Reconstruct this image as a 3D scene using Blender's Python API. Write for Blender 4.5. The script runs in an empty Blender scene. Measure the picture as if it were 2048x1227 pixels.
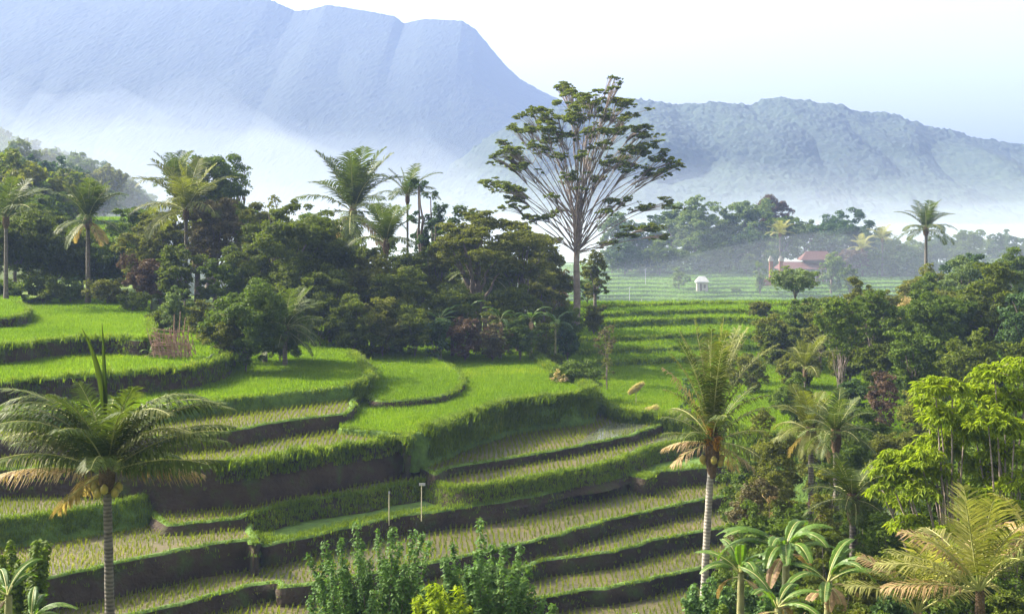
import bpy, math, random
import numpy as np
from mathutils import Vector, noise
from mathutils.geometry import tessellate_polygon, delaunay_2d_cdt

# ---------------------------------------------------------------- camera, sky, sun, exposure
scene = bpy.context.scene
COL = scene.collection
FPX, HY = 2813.0, 400.0            # focal length and horizon row, in pixels of a 2048 px wide frame
SUN_AZ, SUN_EL = math.radians(-68), math.radians(37)   # azimuth from +Y towards +X

cam_data = bpy.data.cameras.new('camera')
cam = bpy.data.objects.new('camera', cam_data)
COL.objects.link(cam)
cam.location = (0, 0, 0)
cam.rotation_euler = (math.radians(90), 0, 0)
cam_data.sensor_width = 36.0
cam_data.lens = 36.0 * FPX / 2048.0
cam_data.shift_y = (HY - 613.5) / 2048.0
cam_data.clip_start = 0.5
cam_data.clip_end = 20000
scene.camera = cam

world = bpy.data.worlds.new('World')
scene.world = world
world.use_nodes = True
nt = world.node_tree
bgn = nt.nodes['Background']
sky = nt.nodes.new('ShaderNodeTexSky')
sky.sky_type = 'NISHITA'
sky.sun_disc = False
sky.sun_elevation = SUN_EL
sky.sun_rotation = SUN_AZ
sky.altitude = 300
sky.air_density = 0.8
sky.dust_density = 7.0
sky.ozone_density = 0.3
hs_ = nt.nodes.new('ShaderNodeHueSaturation')
hs_.inputs['Saturation'].default_value = .08
nt.links.new(sky.outputs[0], hs_.inputs['Color'])
nt.links.new(hs_.outputs[0], bgn.inputs[0])
bgn.inputs[1].default_value = 0.15

sun_data = bpy.data.lights.new('sun', 'SUN')
sun_data.energy = 5.0
sun_data.angle = math.radians(0.6)
sun_data.color = (1.0, 0.87, 0.66)
sun = bpy.data.objects.new('sun', sun_data)
COL.objects.link(sun)
SD = Vector((math.sin(SUN_AZ) * math.cos(SUN_EL), math.cos(SUN_AZ) * math.cos(SUN_EL), math.sin(SUN_EL)))
sun.rotation_euler = SD.to_track_quat('Z', 'Y').to_euler()
sun.location = (-100, 60, 120)

scene.view_settings.view_transform = 'Standard'
scene.view_settings.look = 'None'
scene.view_settings.gamma = 1.0
scene.view_settings.exposure = 1.7
scene.render.engine = 'CYCLES'
cy = scene.cycles
cy.use_denoising = True
cy.max_bounces = 6
cy.diffuse_bounces = 3
cy.transmission_bounces = 4
cy.volume_bounces = 2
cy.transparent_max_bounces = 8
cy.sample_clamp_indirect = 4.0
HAZE_DENSITY = 0.00029

# ---------------------------------------------------------------- helpers
R_ = np.random.default_rng
rnd = random.Random(7)


def P(px, py, d):
    return ((px - 1024) / FPX * d, d, (HY - py) / FPX * d)


def on(px, py, z):
    d = -z * FPX / (py - HY)
    return ((px - 1024) / FPX * d, d)


def tag(o, label=None, cat=None, group=None, kind=None):
    if label: o['label'] = label
    if cat: o['category'] = cat
    if group: o['group'] = group
    if kind: o['kind'] = kind
    return o


def make_mesh(name, parts, mats):
    """parts: list of (V[n,3], F[m,k], material index, tint[n] or None, smooth)"""
    Vs, tint, loops, starts, mi, sm = [], [], [], [], [], []
    off = 0; ls = 0
    for V, F, m, t, s in parts:
        V = np.asarray(V, dtype=np.float32); F = np.asarray(F, dtype=np.int32)
        if len(F) == 0: continue
        Vs.append(V)
        tint.append(np.full(len(V), .5, dtype=np.float32) if t is None else np.asarray(t, dtype=np.float32))
        loops.append((F + off).ravel())
        k = F.shape[1]
        starts.append(np.arange(len(F), dtype=np.int32) * k + ls)
        mi.append(np.full(len(F), m, dtype=np.int32))
        sm.append(np.full(len(F), bool(s)))
        off += len(V); ls += F.size
    me = bpy.data.meshes.new(name)
    V = np.concatenate(Vs); L = np.concatenate(loops); S = np.concatenate(starts)
    me.vertices.add(len(V)); me.loops.add(len(L)); me.polygons.add(len(S))
    me.vertices.foreach_set('co', V.ravel())
    me.loops.foreach_set('vertex_index', L)
    me.polygons.foreach_set('loop_start', S)
    for m in mats: me.materials.append(m)
    me.polygons.foreach_set('material_index', np.concatenate(mi))
    me.polygons.foreach_set('use_smooth', np.concatenate(sm))
    me.update(calc_edges=True)
    a = me.attributes.new('tint', 'FLOAT', 'POINT')
    a.data.foreach_set('value', np.concatenate(tint))
    return me


def obj(name, me, parent=None, loc=(0, 0, 0), rot=(0, 0, 0), scale=(1, 1, 1)):
    o = bpy.data.objects.new(name, me)
    COL.objects.link(o)
    o.location = loc; o.rotation_euler = rot
    o.scale = scale if not isinstance(scale, (int, float)) else (scale,) * 3
    if parent: o.parent = parent
    return o


def build(name, parts, mats, parent=None, **kw):
    return obj(name, make_mesh(name, parts, mats), parent, **kw)


def empty(name, loc, rz=0, scale=1.0):
    o = bpy.data.objects.new(name, None)
    COL.objects.link(o)
    o.location = loc; o.rotation_euler = (0, 0, rz)
    o.scale = (scale,) * 3 if isinstance(scale, (int, float)) else scale
    o.empty_display_size = .5
    return o


def children(o):
    return [c for c in bpy.data.objects if c.parent == o]


def copy_tree(root, kids, loc, rz=0, scale=1.0, name=None):
    r = root.copy(); COL.objects.link(r)
    r.location = loc; r.rotation_euler = (0, 0, rz)
    r.scale = (scale,) * 3 if isinstance(scale, (int, float)) else scale
    for ch in kids:
        c = ch.copy(); COL.objects.link(c); c.parent = r
    return r


def tube(path, radii, sides=6, cap=True):
    path = np.asarray(path, float); n = len(path)
    radii = np.broadcast_to(np.asarray(radii, float), (n,))
    T = np.gradient(path, axis=0); T /= np.linalg.norm(T, axis=1)[:, None] + 1e-9
    up = np.array([0, 0, 1.0]) if abs(T[:, 2]).mean() < .8 else np.array([1.0, 0, 0])
    A = np.cross(T, up); A /= np.linalg.norm(A, axis=1)[:, None] + 1e-9
    B = np.cross(T, A)
    th = np.arange(sides) / sides * 2 * math.pi
    V = path[:, None, :] + radii[:, None, None] * (np.cos(th)[None, :, None] * A[:, None, :] + np.sin(th)[None, :, None] * B[:, None, :])
    V = V.reshape(-1, 3)
    i = np.arange(n - 1)[:, None] * sides; j = np.arange(sides)[None, :]; j2 = (j + 1) % sides
    F = np.stack([i + j, i + j2, i + sides + j2, i + sides + j], -1).reshape(-1, 4)
    return V, F


def bez(p0, p1, p2, n=8):
    t = np.linspace(0, 1, n)[:, None]
    p0, p1, p2 = map(lambda p: np.asarray(p, float), (p0, p1, p2))
    return (1 - t) ** 2 * p0 + 2 * t * (1 - t) * p1 + t * t * p2


def unit(v):
    return v / (np.linalg.norm(v, axis=-1, keepdims=True) + 1e-9)


def box(cx, cy, cz, sx, sy, sz):
    v = np.array([[x, y, z] for z in (-.5, .5) for x, y in ((-.5, -.5), (.5, -.5), (.5, .5), (-.5, .5))]) * (sx, sy, sz) + (cx, cy, cz)
    f = np.array([[0, 3, 2, 1], [4, 5, 6, 7], [0, 1, 5, 4], [1, 2, 6, 5], [2, 3, 7, 6], [3, 0, 4, 7]])
    return v, f


def leaves(rng, C, N, L, W, fold=.0):
    """one rhombic leaf per centre C with normal N"""
    n = len(C)
    r = unit(rng.normal(size=(n, 3)))
    a = unit(np.cross(N, r)); b = np.cross(N, a)
    L = L * rng.uniform(.6, 1.3, (n, 1)); W = W * rng.uniform(.7, 1.2, (n, 1))
    V = np.stack([C - a * L / 2, C + b * W / 2 + a * L * .05, C + a * L / 2 - N * L * .15, C - b * W / 2 + a * L * .05], 1)
    F = np.arange(n * 4).reshape(n, 4)
    t = np.repeat(rng.uniform(0, 1, n), 4)
    return V.reshape(-1, 3), F, t


def blob_leaves(rng, blobs, dens, L, W, up=.35, shell=.55, sub=8):
    """blobs: list of (x,y,z,rx,rz); each is broken into sub-clumps of leaves so light and shade break it up"""
    Cs, Ns = [], []
    dens = dens * 2.3
    for (x, y, z, rx, rz) in blobs:
        area = 4 * math.pi * (rx * rx * 2 + rx * rz) / 3
        n = max(8, int(dens * area / (L * W)))
        m = max(4, int(sub * rng.uniform(.7, 1.4)))
        su = unit(rng.normal(size=(m, 3)))
        su[:, 2] = np.where((su[:, 2] < 0) & (rng.uniform(size=m) < up), -su[:, 2], su[:, 2])
        sc = su * rng.uniform(.45, 1.0, (m, 1))
        sr = rng.uniform(.22, .52, m)
        k = rng.choice(m, n, p=sr ** 2 / np.sum(sr ** 2))
        u = unit(rng.normal(size=(n, 3)))
        u[:, 2] = np.where((u[:, 2] < 0) & (rng.uniform(size=n) < .5), -u[:, 2], u[:, 2])
        rr = (shell + (1 - shell) * rng.uniform(size=n) ** .5) * (1 + .5 * (rng.uniform(size=n) > .93))
        q = sc[k] + u * (rr * sr[k])[:, None] * np.array([1, 1, .8])
        C = np.array([x, y, z]) + q * np.array([rx, rx, rz])
        Nn = unit(u * .55 + np.array([0, 0, .45]) + rng.normal(size=(n, 3)) * .55)
        Cs.append(C); Ns.append(Nn)
    C = np.concatenate(Cs); Nn = np.concatenate(Ns)
    return leaves(rng, C, Nn, L, W)


def gen_blobs(rng, rx, rz, k, cz, rmin=.30, rmax=.48, flat=.8, ry=None):
    """blobs spread evenly but irregularly over an ellipsoid, with a loose core"""
    out = []
    ry = ry or rx
    ph = rng.uniform(0, 6.28)
    for i in range(k):
        zz = 1 - 2 * (i + .5) / k
        a = ph + i * 2.39996 + rng.uniform(-.35, .35)
        q = math.sqrt(max(0, 1 - zz * zz))
        u = unit(np.array([q * math.cos(a), q * math.sin(a), zz]) + rng.normal(size=3) * .12)
        f = rng.uniform(.45, .84)
        r = rx * rng.uniform(rmin, rmax) * (.85 if zz < -.4 else 1)
        out.append((u[0] * rx * f, u[1] * ry * f, cz + u[2] * rz * f, r, r * flat))
    for i in range(2 if k > 9 else 1):
        out.append((rng.uniform(-.2, .2) * rx, rng.uniform(-.2, .2) * ry, cz + rng.uniform(-.4, .3) * rz, rx * .5, rz * .45))
    return out


# ---------------------------------------------------------------- materials
MATS = {}


def nodes_of(name):
    m = bpy.data.materials.new(name); m.use_nodes = True
    m.node_tree.nodes.clear()
    MATS[name] = m
    return m, m.node_tree.nodes, m.node_tree.links


def ramp(N, stops):
    r = N.new('ShaderNodeValToRGB')
    e = r.color_ramp.elements
    while len(e) < len(stops): e.new(.5)
    for i, (p, c) in enumerate(stops):
        e[i].position = p; e[i].color = (*c, 1)
    return r


def leaf_mat(name, c0, c1, c2=None, trans=.4, rough=.6, spec=.16, nscale=.6):
    """leaf colour runs over c0..c1 with each leaf, a few leaves c2; thin leaf = diffuse + translucent"""
    m, N, K = nodes_of(name)
    at = N.new('ShaderNodeAttribute'); at.attribute_name = 'tint'
    tc = N.new('ShaderNodeTexCoord'); nz = N.new('ShaderNodeTexNoise')
    nz.inputs['Scale'].default_value = nscale; nz.inputs['Detail'].default_value = 2
    K.new(tc.outputs['Object'], nz.inputs['Vector'])
    oi = N.new('ShaderNodeObjectInfo')
    a = N.new('ShaderNodeMath'); a.operation = 'MULTIPLY_ADD'; a.inputs[1].default_value = .5
    K.new(at.outputs['Fac'], a.inputs[0])
    b = N.new('ShaderNodeMath'); b.operation = 'MULTIPLY_ADD'; b.inputs[1].default_value = .7; b.inputs[2].default_value = -.12
    K.new(nz.outputs['Fac'], b.inputs[0]); K.new(b.outputs[0], a.inputs[2])
    c = N.new('ShaderNodeMath'); c.operation = 'MULTIPLY_ADD'; c.inputs[1].default_value = .16; c.use_clamp = True
    K.new(oi.outputs['Random'], c.inputs[0]); K.new(a.outputs[0], c.inputs[2])
    st = [(.12, c0), (.85, c1)]
    if c2: st.append((.97, c2))
    r = ramp(N, st)
    K.new(c.outputs[0], r.inputs[0])
    p = N.new('ShaderNodeBsdfPrincipled')
    p.inputs['Roughness'].default_value = rough
    p.inputs['Specular IOR Level'].default_value = spec
    K.new(r.outputs[0], p.inputs['Base Color'])
    t = N.new('ShaderNodeBsdfTranslucent')
    g = N.new('ShaderNodeMixRGB'); g.blend_type = 'MULTIPLY'; g.inputs[0].default_value = 1
    g.inputs[2].default_value = (1.25, 1.3, .55, 1)
    K.new(r.outputs[0], g.inputs[1]); K.new(g.outputs[0], t.inputs[0])
    mx = N.new('ShaderNodeMixShader'); mx.inputs[0].default_value = trans
    K.new(p.outputs[0], mx.inputs[1]); K.new(t.outputs[0], mx.inputs[2])
    o = N.new('ShaderNodeOutputMaterial'); K.new(mx.outputs[0], o.inputs[0])
    return m


def ground_mat(name, stops, scale=1.0, detail=6, rough=.85, bump=.3, bscale=None, spec=.3, stops2=None, scale2=.15, rough2=None, dist=.15):
    m, N, K = nodes_of(name)
    tc = N.new('ShaderNodeTexCoord')
    nz = N.new('ShaderNodeTexNoise'); nz.inputs['Scale'].default_value = scale; nz.inputs['Detail'].default_value = detail
    nz.inputs['Roughness'].default_value = .65
    K.new(tc.outputs['Object'], nz.inputs['Vector'])
    r = ramp(N, stops); K.new(nz.outputs['Fac'], r.inputs[0])
    col = r.outputs[0]
    p = N.new('ShaderNodeBsdfPrincipled')
    if stops2:
        n2 = N.new('ShaderNodeTexNoise'); n2.inputs['Scale'].default_value = scale2; n2.inputs['Detail'].default_value = 4
        K.new(tc.outputs['Object'], n2.inputs['Vector'])
        r2 = ramp(N, stops2); K.new(n2.outputs['Fac'], r2.inputs[0])
        mx = N.new('ShaderNodeMixRGB'); mx.blend_type = 'MULTIPLY'; mx.inputs[0].default_value = 1
        K.new(col, mx.inputs[1]); K.new(r2.outputs[0], mx.inputs[2]); col = mx.outputs[0]
        if rough2:
            rr = N.new('ShaderNodeMapRange'); rr.inputs['From Min'].default_value = .42; rr.inputs['From Max'].default_value = .6
            rr.inputs['To Min'].default_value = rough2; rr.inputs['To Max'].default_value = rough
            K.new(n2.outputs['Fac'], rr.inputs[0]); K.new(rr.outputs[0], p.inputs['Roughness'])
    K.new(col, p.inputs['Base Color'])
    if not rough2: p.inputs['Roughness'].default_value = rough
    p.inputs['Specular IOR Level'].default_value = spec
    if bump:
        nb = N.new('ShaderNodeTexNoise'); nb.inputs['Scale'].default_value = bscale or scale * 4; nb.inputs['Detail'].default_value = 4
        K.new(tc.outputs['Object'], nb.inputs['Vector'])
        bp = N.new('ShaderNodeBump'); bp.inputs['Strength'].default_value = bump; bp.inputs['Distance'].default_value = dist
        K.new(nb.outputs['Fac'], bp.inputs['Height']); K.new(bp.outputs[0], p.inputs['Normal'])
    o = N.new('ShaderNodeOutputMaterial'); K.new(p.outputs[0], o.inputs[0])
    return m


M_MUD = ground_mat('paddy_mud', [(.3, (.042, .037, .014)), (.7, (.088, .074, .026))], 1.2, rough=.8, rough2=.5, bump=.5, bscale=7,
                   stops2=[(.35, (.8, .85, .7)), (.65, (1.15, 1.05, .9))], scale2=.25, spec=.45)
M_PADDY = ground_mat('paddy_green_ground', [(.3, (.06, .10, .006)), (.7, (.11, .17, .010))], 2.0, rough=.9, bump=.4,
                     stops2=[(.35, (.75, .8, .7)), (.65, (1.1, 1.1, 1.0))], scale2=.12)
M_SOIL = ground_mat('terrace_bank_soil', [(.25, (.020, .014, .009)), (.5, (.045, .031, .019)), (.62, (.04, .048, .012)), (.8, (.055, .09, .012))], .9, rough=.95, bump=.8, bscale=5)
M_BANK = ground_mat('terrace_bank_grass', [(.25, (.045, .06, .015)), (.5, (.07, .13, .018)), (.8, (.12, .19, .03))], 1.6, rough=.95, bump=.8, bscale=6)
M_GROUND = ground_mat('hillside_undergrowth', [(.3, (.03, .045, .015)), (.7, (.08, .12, .03))], .5, rough=.95, bump=.8, bscale=1.5)
M_FOREST = ground_mat('mountain_forest', [(.3, (.008, .018, .012)), (.7, (.032, .052, .030))], .045, detail=9, rough=.95, bump=.3, bscale=.2, dist=4,
                      stops2=[(.35, (.7, .75, .8)), (.65, (1.25, 1.2, 1.0))], scale2=.006)
M_FOREST2 = ground_mat('distant_mountain_forest', [(.3, (.008, .016, .012)), (.7, (.020, .032, .020))], .03, detail=8, rough=.95, bump=.12, bscale=.12, dist=4)
M_FARPADDY = ground_mat('distant_paddy', [(.35, (.05, .12, .03)), (.65, (.16, .27, .06))], .35, rough=.5, bump=.2)


def water_mat():
    m, N, K = nodes_of('paddy_water')
    p = N.new('ShaderNodeBsdfPrincipled')
    p.inputs['Base Color'].default_value = (.10, .11, .07, 1)
    p.inputs['Roughness'].default_value = .06
    p.inputs['Specular IOR Level'].default_value = .9
    tc = N.new('ShaderNodeTexCoord'); nb = N.new('ShaderNodeTexNoise'); nb.inputs['Scale'].default_value = 6
    K.new(tc.outputs['Object'], nb.inputs['Vector'])
    bp = N.new('ShaderNodeBump'); bp.inputs['Strength'].default_value = .08; bp.inputs['Distance'].default_value = .05
    K.new(nb.outputs['Fac'], bp.inputs['Height']); K.new(bp.outputs[0], p.inputs['Normal'])
    o = N.new('ShaderNodeOutputMaterial'); K.new(p.outputs[0], o.inputs[0])
    return m


M_WATER = water_mat()
M_BARK = ground_mat('bark', [(.3, (.07, .055, .045)), (.7, (.20, .165, .13))], 3.0, rough=.9, bump=.6, bscale=12)
M_PALEBARK = ground_mat('pale_bark', [(.3, (.12, .095, .08)), (.7, (.30, .245, .21))], 2.0, rough=.85, bump=.4, bscale=9)


def palm_bark(name, c0, c1):
    m, N, K = nodes_of(name)
    tc = N.new('ShaderNodeTexCoord')
    w = N.new('ShaderNodeTexWave'); w.bands_direction = 'Z'; w.inputs['Scale'].default_value = 2.6; w.inputs['Distortion'].default_value = 2.5
    w.inputs['Detail'].default_value = 3
    K.new(tc.outputs['Object'], w.inputs['Vector'])
    nz = N.new('ShaderNodeTexNoise'); nz.inputs['Scale'].default_value = 5; nz.inputs['Detail'].default_value = 5
    K.new(tc.outputs['Object'], nz.inputs['Vector'])
    mm = N.new('ShaderNodeMath'); mm.operation = 'MULTIPLY_ADD'; mm.inputs[1].default_value = .35
    K.new(w.outputs['Fac'], mm.inputs[0])
    m2 = N.new('ShaderNodeMath'); m2.operation = 'MULTIPLY'; m2.inputs[1].default_value = .8
    K.new(nz.outputs['Fac'], m2.inputs[0]); K.new(m2.outputs[0], mm.inputs[2])
    r = ramp(N, [(.25, c0), (.75, c1)]); K.new(mm.outputs[0], r.inputs[0])
    p = N.new('ShaderNodeBsdfPrincipled'); p.inputs['Roughness'].default_value = .9
    K.new(r.outputs[0], p.inputs['Base Color'])
    bp = N.new('ShaderNodeBump'); bp.inputs['Strength'].default_value = .6; bp.inputs['Distance'].default_value = .05
    K.new(mm.outputs[0], bp.inputs['Height']); K.new(bp.outputs[0], p.inputs['Normal'])
    o = N.new('ShaderNodeOutputMaterial'); K.new(p.outputs[0], o.inputs[0])
    return m


M_PALMBARK = palm_bark('palm_bark', (.034, .029, .023), (.15, .13, .105))
M_PALEPALM = palm_bark('pale_palm_bark', (.12, .105, .085), (.30, .27, .23))
M_FIBRE = ground_mat('palm_fibre', [(.3, (.05, .035, .022)), (.7, (.19, .12, .065))], 6, rough=.95, bump=.8, bscale=30)
M_RACHIS = ground_mat('palm_midrib', [(.3, (.22, .24, .06)), (.7, (.38, .36, .14))], 2, rough=.5, bump=0)
M_NUT = ground_mat('coconut_husk', [(.3, (.16, .17, .03)), (.7, (.35, .26, .06))], 3, rough=.5, bump=0)
M_PSTEM = ground_mat('banana_stem', [(.3, (.12, .13, .05)), (.7, (.28, .26, .12))], 3, rough=.6, bump=.2)

L_DARK = leaf_mat('leaf_dark', (.034, .054, .007), (.125, .160, .018), (.22, .23, .04), trans=.45)
L_MID = leaf_mat('leaf_mid', (.032, .060, .008), (.11, .165, .018), (.19, .23, .04), trans=.4)
L_BRIGHT = leaf_mat('leaf_bright', (.09, .15, .006), (.27, .34, .015), (.38, .38, .04), trans=.5)
L_OLIVE = leaf_mat('leaf_olive', (.048, .060, .009), (.155, .17, .025), (.27, .23, .06), trans=.42)
L_BROWN = leaf_mat('leaf_brown', (.045, .042, .020), (.14, .12, .055), (.26, .20, .10), trans=.3)
L_RED = leaf_mat('leaf_russet', (.045, .032, .022), (.135, .085, .055), (.26, .17, .1), trans=.3)
L_PALE = leaf_mat('leaf_pale', (.06, .10, .035), (.17, .23, .07), (.28, .30, .13), trans=.35)
L_BLUE = leaf_mat('leaf_bluegreen', (.022, .050, .016), (.07, .125, .035), (.13, .19, .07), trans=.3)
L_ALB = leaf_mat('leaf_feathery', (.04, .065, .008), (.15, .185, .022), (.27, .22, .06), trans=.5)
L_CREAM = leaf_mat('leaf_cream', (.20, .15, .06), (.45, .36, .18), trans=.3)
L_GREYSHRUB = leaf_mat('leaf_shrub', (.035, .085, .022), (.12, .21, .055), (.25, .33, .10), trans=.35)
F_PALM = leaf_mat('frond_green', (.022, .042, .008), (.085, .115, .020), (.17, .17, .05), trans=.36, rough=.55, spec=.18)
F_PALMY = leaf_mat('frond_olive', (.045, .062, .012), (.15, .165, .03), (.28, .22, .06), trans=.4, rough=.55, spec=.18)
F_DRY = leaf_mat('frond_dry', (.16, .10, .045), (.40, .29, .15), (.5, .42, .27), trans=.3)
F_TAN = leaf_mat('frond_tan', (.11, .13, .03), (.34, .32, .11), (.50, .45, .24), trans=.4)
F_ORANGE = leaf_mat('frond_orange', (.22, .09, .015), (.50, .28, .04), trans=.45)
B_LEAF = leaf_mat('banana_leaf', (.032, .075, .008), (.10, .18, .018), (.22, .28, .04), trans=.42, rough=.45, spec=.35)
B_DRY = leaf_mat('banana_leaf_dry', (.10, .06, .035), (.30, .20, .11), trans=.3)
G_RICE = leaf_mat('rice_blade', (.065, .135, .003), (.155, .245, .005), (.27, .32, .015), trans=.5, nscale=.12)
G_SEED = leaf_mat('rice_seedling', (.08, .12, .005), (.19, .225, .012), (.30, .29, .035), trans=.45, nscale=.12)
G_GRASS = leaf_mat('grass_blade', (.045, .09, .005), (.17, .24, .012), (.30, .31, .03), trans=.45, nscale=.5)
G_FAR = leaf_mat('far_rice_blade', (.07, .15, .03), (.16, .26, .06), trans=.4, nscale=.05)
G_STRAW = leaf_mat('straw', (.28, .24, .09), (.55, .48, .22), trans=.3)

# ---------------------------------------------------------------- terrain
SLABS = []    # (z, polygon Nx2)


def catmull(pts, step, closed=False):
    pts = [np.array(p, float) for p in pts]
    out = []
    n = len(pts)
    for i in range(n - 1):
        p0 = pts[max(i - 1, 0)]; p1 = pts[i]; p2 = pts[i + 1]; p3 = pts[min(i + 2, n - 1)]
        k = max(1, int(np.linalg.norm(p2 - p1) / step))
        for j in range(k):
            t = j / k
            # centripetal-ish: blend of linear and catmull to avoid overshoot
            c = .5 * ((2 * p1) + (-p0 + p2) * t + (2 * p0 - 5 * p1 + 4 * p2 - p3) * t * t + (-p0 + 3 * p1 - 3 * p2 + p3) * t ** 3)
            l = p1 + (p2 - p1) * t
            w = min(1.0, 3 * min(np.linalg.norm(p1 - p0) + .01, np.linalg.norm(p3 - p2) + .01) / (np.linalg.norm(p2 - p1) + 1e-6))
            out.append(l * (1 - .7 * w) + c * .7 * w)
    out.append(pts[-1])
    return np.array(out)


def inpoly(X, Y, poly):
    inside = np.zeros(X.shape, bool)
    n = len(poly); j = n - 1
    for i in range(n):
        xi, yi = poly[i]; xj, yj = poly[j]
        if yi != yj:
            c = ((yi > Y) != (yj > Y)) & (X < (xj - xi) * (Y - yi) / (yj - yi) + xi)
            inside ^= c
        j = i
    return inside


def slab(z, edge_px, back=14.0, drop=2.0, slope=.12, top=None, name='rice_field', bank=None, step=.5, extra=None, lip=.13, jag=.21, world_edge=None):
    """one terrace: a flat field that ends in a bund and a bank; edge_px runs left to right along its lower edge"""
    top = top or M_MUD; bank = bank or M_SOIL
    pts = world_edge or [on(px, py, z) for px, py in edge_px]
    fr = catmull(pts, step)
    fr = fr + np.array([[noise.noise((p[0] * .7, p[1] * .7, z)) * .22, noise.noise((p[0] * .7, p[1] * .7, z + 9)) * .22] for p in fr])
    a, b = fr[0], fr[-1]
    ka = (a[1] + back) / a[1]; kb = (b[1] + back) / b[1]
    mids = [b * (1 + (kb - 1) * t) for t in np.linspace(.1, 1, 8)]
    if extra: mids = [np.array(e, float) for e in extra]
    mids2 = [a * (1 + (ka - 1) * t) for t in np.linspace(1, .1, 8)]
    poly = np.concatenate([fr, mids, mids2])
    area = .5 * np.sum(poly[:, 0] * np.roll(poly[:, 1], -1) - np.roll(poly[:, 0], -1) * poly[:, 1])
    if area < 0: poly = poly[::-1]
    n = len(poly)
    t = np.roll(poly, -1, 0) - np.roll(poly, 1, 0); t = t / (np.linalg.norm(t, axis=1)[:, None] + 1e-9)
    nrm = np.stack([t[:, 1], -t[:, 0]], 1)
    prof = [(-.42, 0), (-.30, lip * .8), (-.12, lip), (.0, .02)]
    for k in (.15, .35, .55, .8, 1.0):
        prof.append((slope * drop * k, -drop * k))
    rows = []
    for r, (o, dz) in enumerate(prof):
        row = np.zeros((n, 3))
        for i in range(n):
            x, y = poly[i]
            w = 0 if r < 2 else (.3 if r < 4 else 1)
            q = noise.noise((x * .45, y * .45, dz * .8 + z)) * jag * 1.6 * w + noise.noise((x * 1.7, y * 1.7, dz * 1.3 + z)) * jag * .8 * w
            row[i] = (x + nrm[i, 0] * (o + q), y + nrm[i, 1] * (o + q), z + dz + (noise.noise((x * .9, y * .9, 3.)) * .07 if 0 < r < 4 else 0))
        rows.append(row)
    V = np.concatenate(rows)
    i = np.arange(n); i2 = (i + 1) % n
    F1 = np.concatenate([np.stack([r * n + i, (r + 1) * n + i, (r + 1) * n + i2, r * n + i2], 1) for r in range(0, 3)])
    F2 = np.concatenate([np.stack([r * n + i, (r + 1) * n + i, (r + 1) * n + i2, r * n + i2], 1) for r in range(3, len(prof) - 1)])
    dv, _, df, _, _, _ = delaunay_2d_cdt([Vector(v[:2]) for v in rows[0]], [], [list(range(n))], 1, 1e-4)
    tri = np.array([f for f in df if len(f) == 3])
    # orient triangles upward
    A = np.array([(v[0], v[1], z) for v in dv])
    cr = np.cross(A[tri[:, 1]] - A[tri[:, 0]], A[tri[:, 2]] - A[tri[:, 0]])[:, 2]
    tri[cr < 0] = tri[cr < 0][:, ::-1]
    o = build(name, [(A, tri, 0, None, False), (V, F1, 1, None, True), (V, F2, 2, None, True)], [top, M_BANK, bank])
    tag(o, kind='structure')
    SLABS.append((z, poly, fr))
    return poly, fr


FLD = {}
# lower muddy paddies with young rice
FLD['f6'] = slab(-20.7, None, back=30, drop=1.2, world_edge=[(-40, 54), (-15, 57), (0, 60), (12, 62), (16, 64)])
FLD['f5'] = slab(-19.9, [(300, 1370), (600, 1290), (800, 1245), (1000, 1212), (1150, 1185), (1215, 1177), (1343, 1151), (1404, 1138), (1470, 1128)], drop=1.4)
FLD['f4'] = slab(-19.1, [(100, 1340), (400, 1290), (622, 1235), (800, 1195), (1000, 1150), (1062, 1133), (1086, 1123), (1215, 1106), (1322, 1080), (1400, 1065), (1480, 1052)], drop=1.4)
FLD['f3'] = slab(-18.3, [(-250, 1345), (0, 1290), (200, 1245), (358, 1213), (511, 1172), (552, 1167), (560, 1178), (622, 1170), (850, 1130), (1000, 1100), (1090, 1080), (1215, 1043), (1322, 1018), (1430, 996), (1480, 990), (1530, 983)], drop=1.4, back=24)
FLD['ledge'] = slab(-17.3, [(498, 1040), (499, 1065), (506, 1085), (527, 1093), (600, 1080), (665, 1065), (794, 1035), (880, 1024), (1000, 1007), (1086, 992), (1150, 975), (1215, 962), (1262, 952), (1290, 960), (1322, 945), (1400, 938), (1500, 930)],
                    top=M_BANK, drop=1.6, back=8)
FLD['ld'] = slab(-16.85, [(-260, 1215), (0, 1182), (41, 1172), (102, 1157), (204, 1136), (358, 1103), (440, 1088), (501, 1080), (512, 1092), (514, 1080), (510, 1062)], drop=2.0)
FLD['lc'] = slab(-16.4, [(288, 975), (291, 1000), (305, 1032), (332, 1052), (400, 1047), (485, 1039), (500, 1030), (579, 1009), (708, 988), (854, 962), (885, 972), (922, 977), (1000, 966), (1172, 936), (1240, 919), (1300, 897), (1360, 885), (1420, 880), (1500, 874)],
                 drop=1.3, slope=.75)
FLD['lc2'] = slab(-15.6, [(-260, 1062), (0, 1042), (102, 1029), (199, 1014), (280, 999), (292, 985), (292, 970)], drop=1.6, slope=.5, bank=M_BANK)
FLD['f1'] = slab(-15.9, [(812, 895), (822, 915), (845, 940), (869, 950), (900, 937), (1000, 921), (1163, 893), (1260, 872), (1318, 853), (1332, 848), (1345, 838)], drop=1.0, back=20)
FLD['tr'] = slab(-15.4, [(1150, 795), (1185, 802), (1235, 828), (1330, 836), (1420, 850), (1500, 868), (1600, 884), (1700, 892), (1850, 895), (2100, 895), (2300, 890)], top=M_PADDY, drop=5.5, back=75, bank=M_BANK)
FLD['lb'] = slab(-14.2, [(-260, 948), (0, 940), (200, 941), (300, 940), (450, 934), (560, 918), (665, 902), (750, 888), (808, 879), (816, 884), (818, 872)], drop=2.3, back=20)
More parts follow.
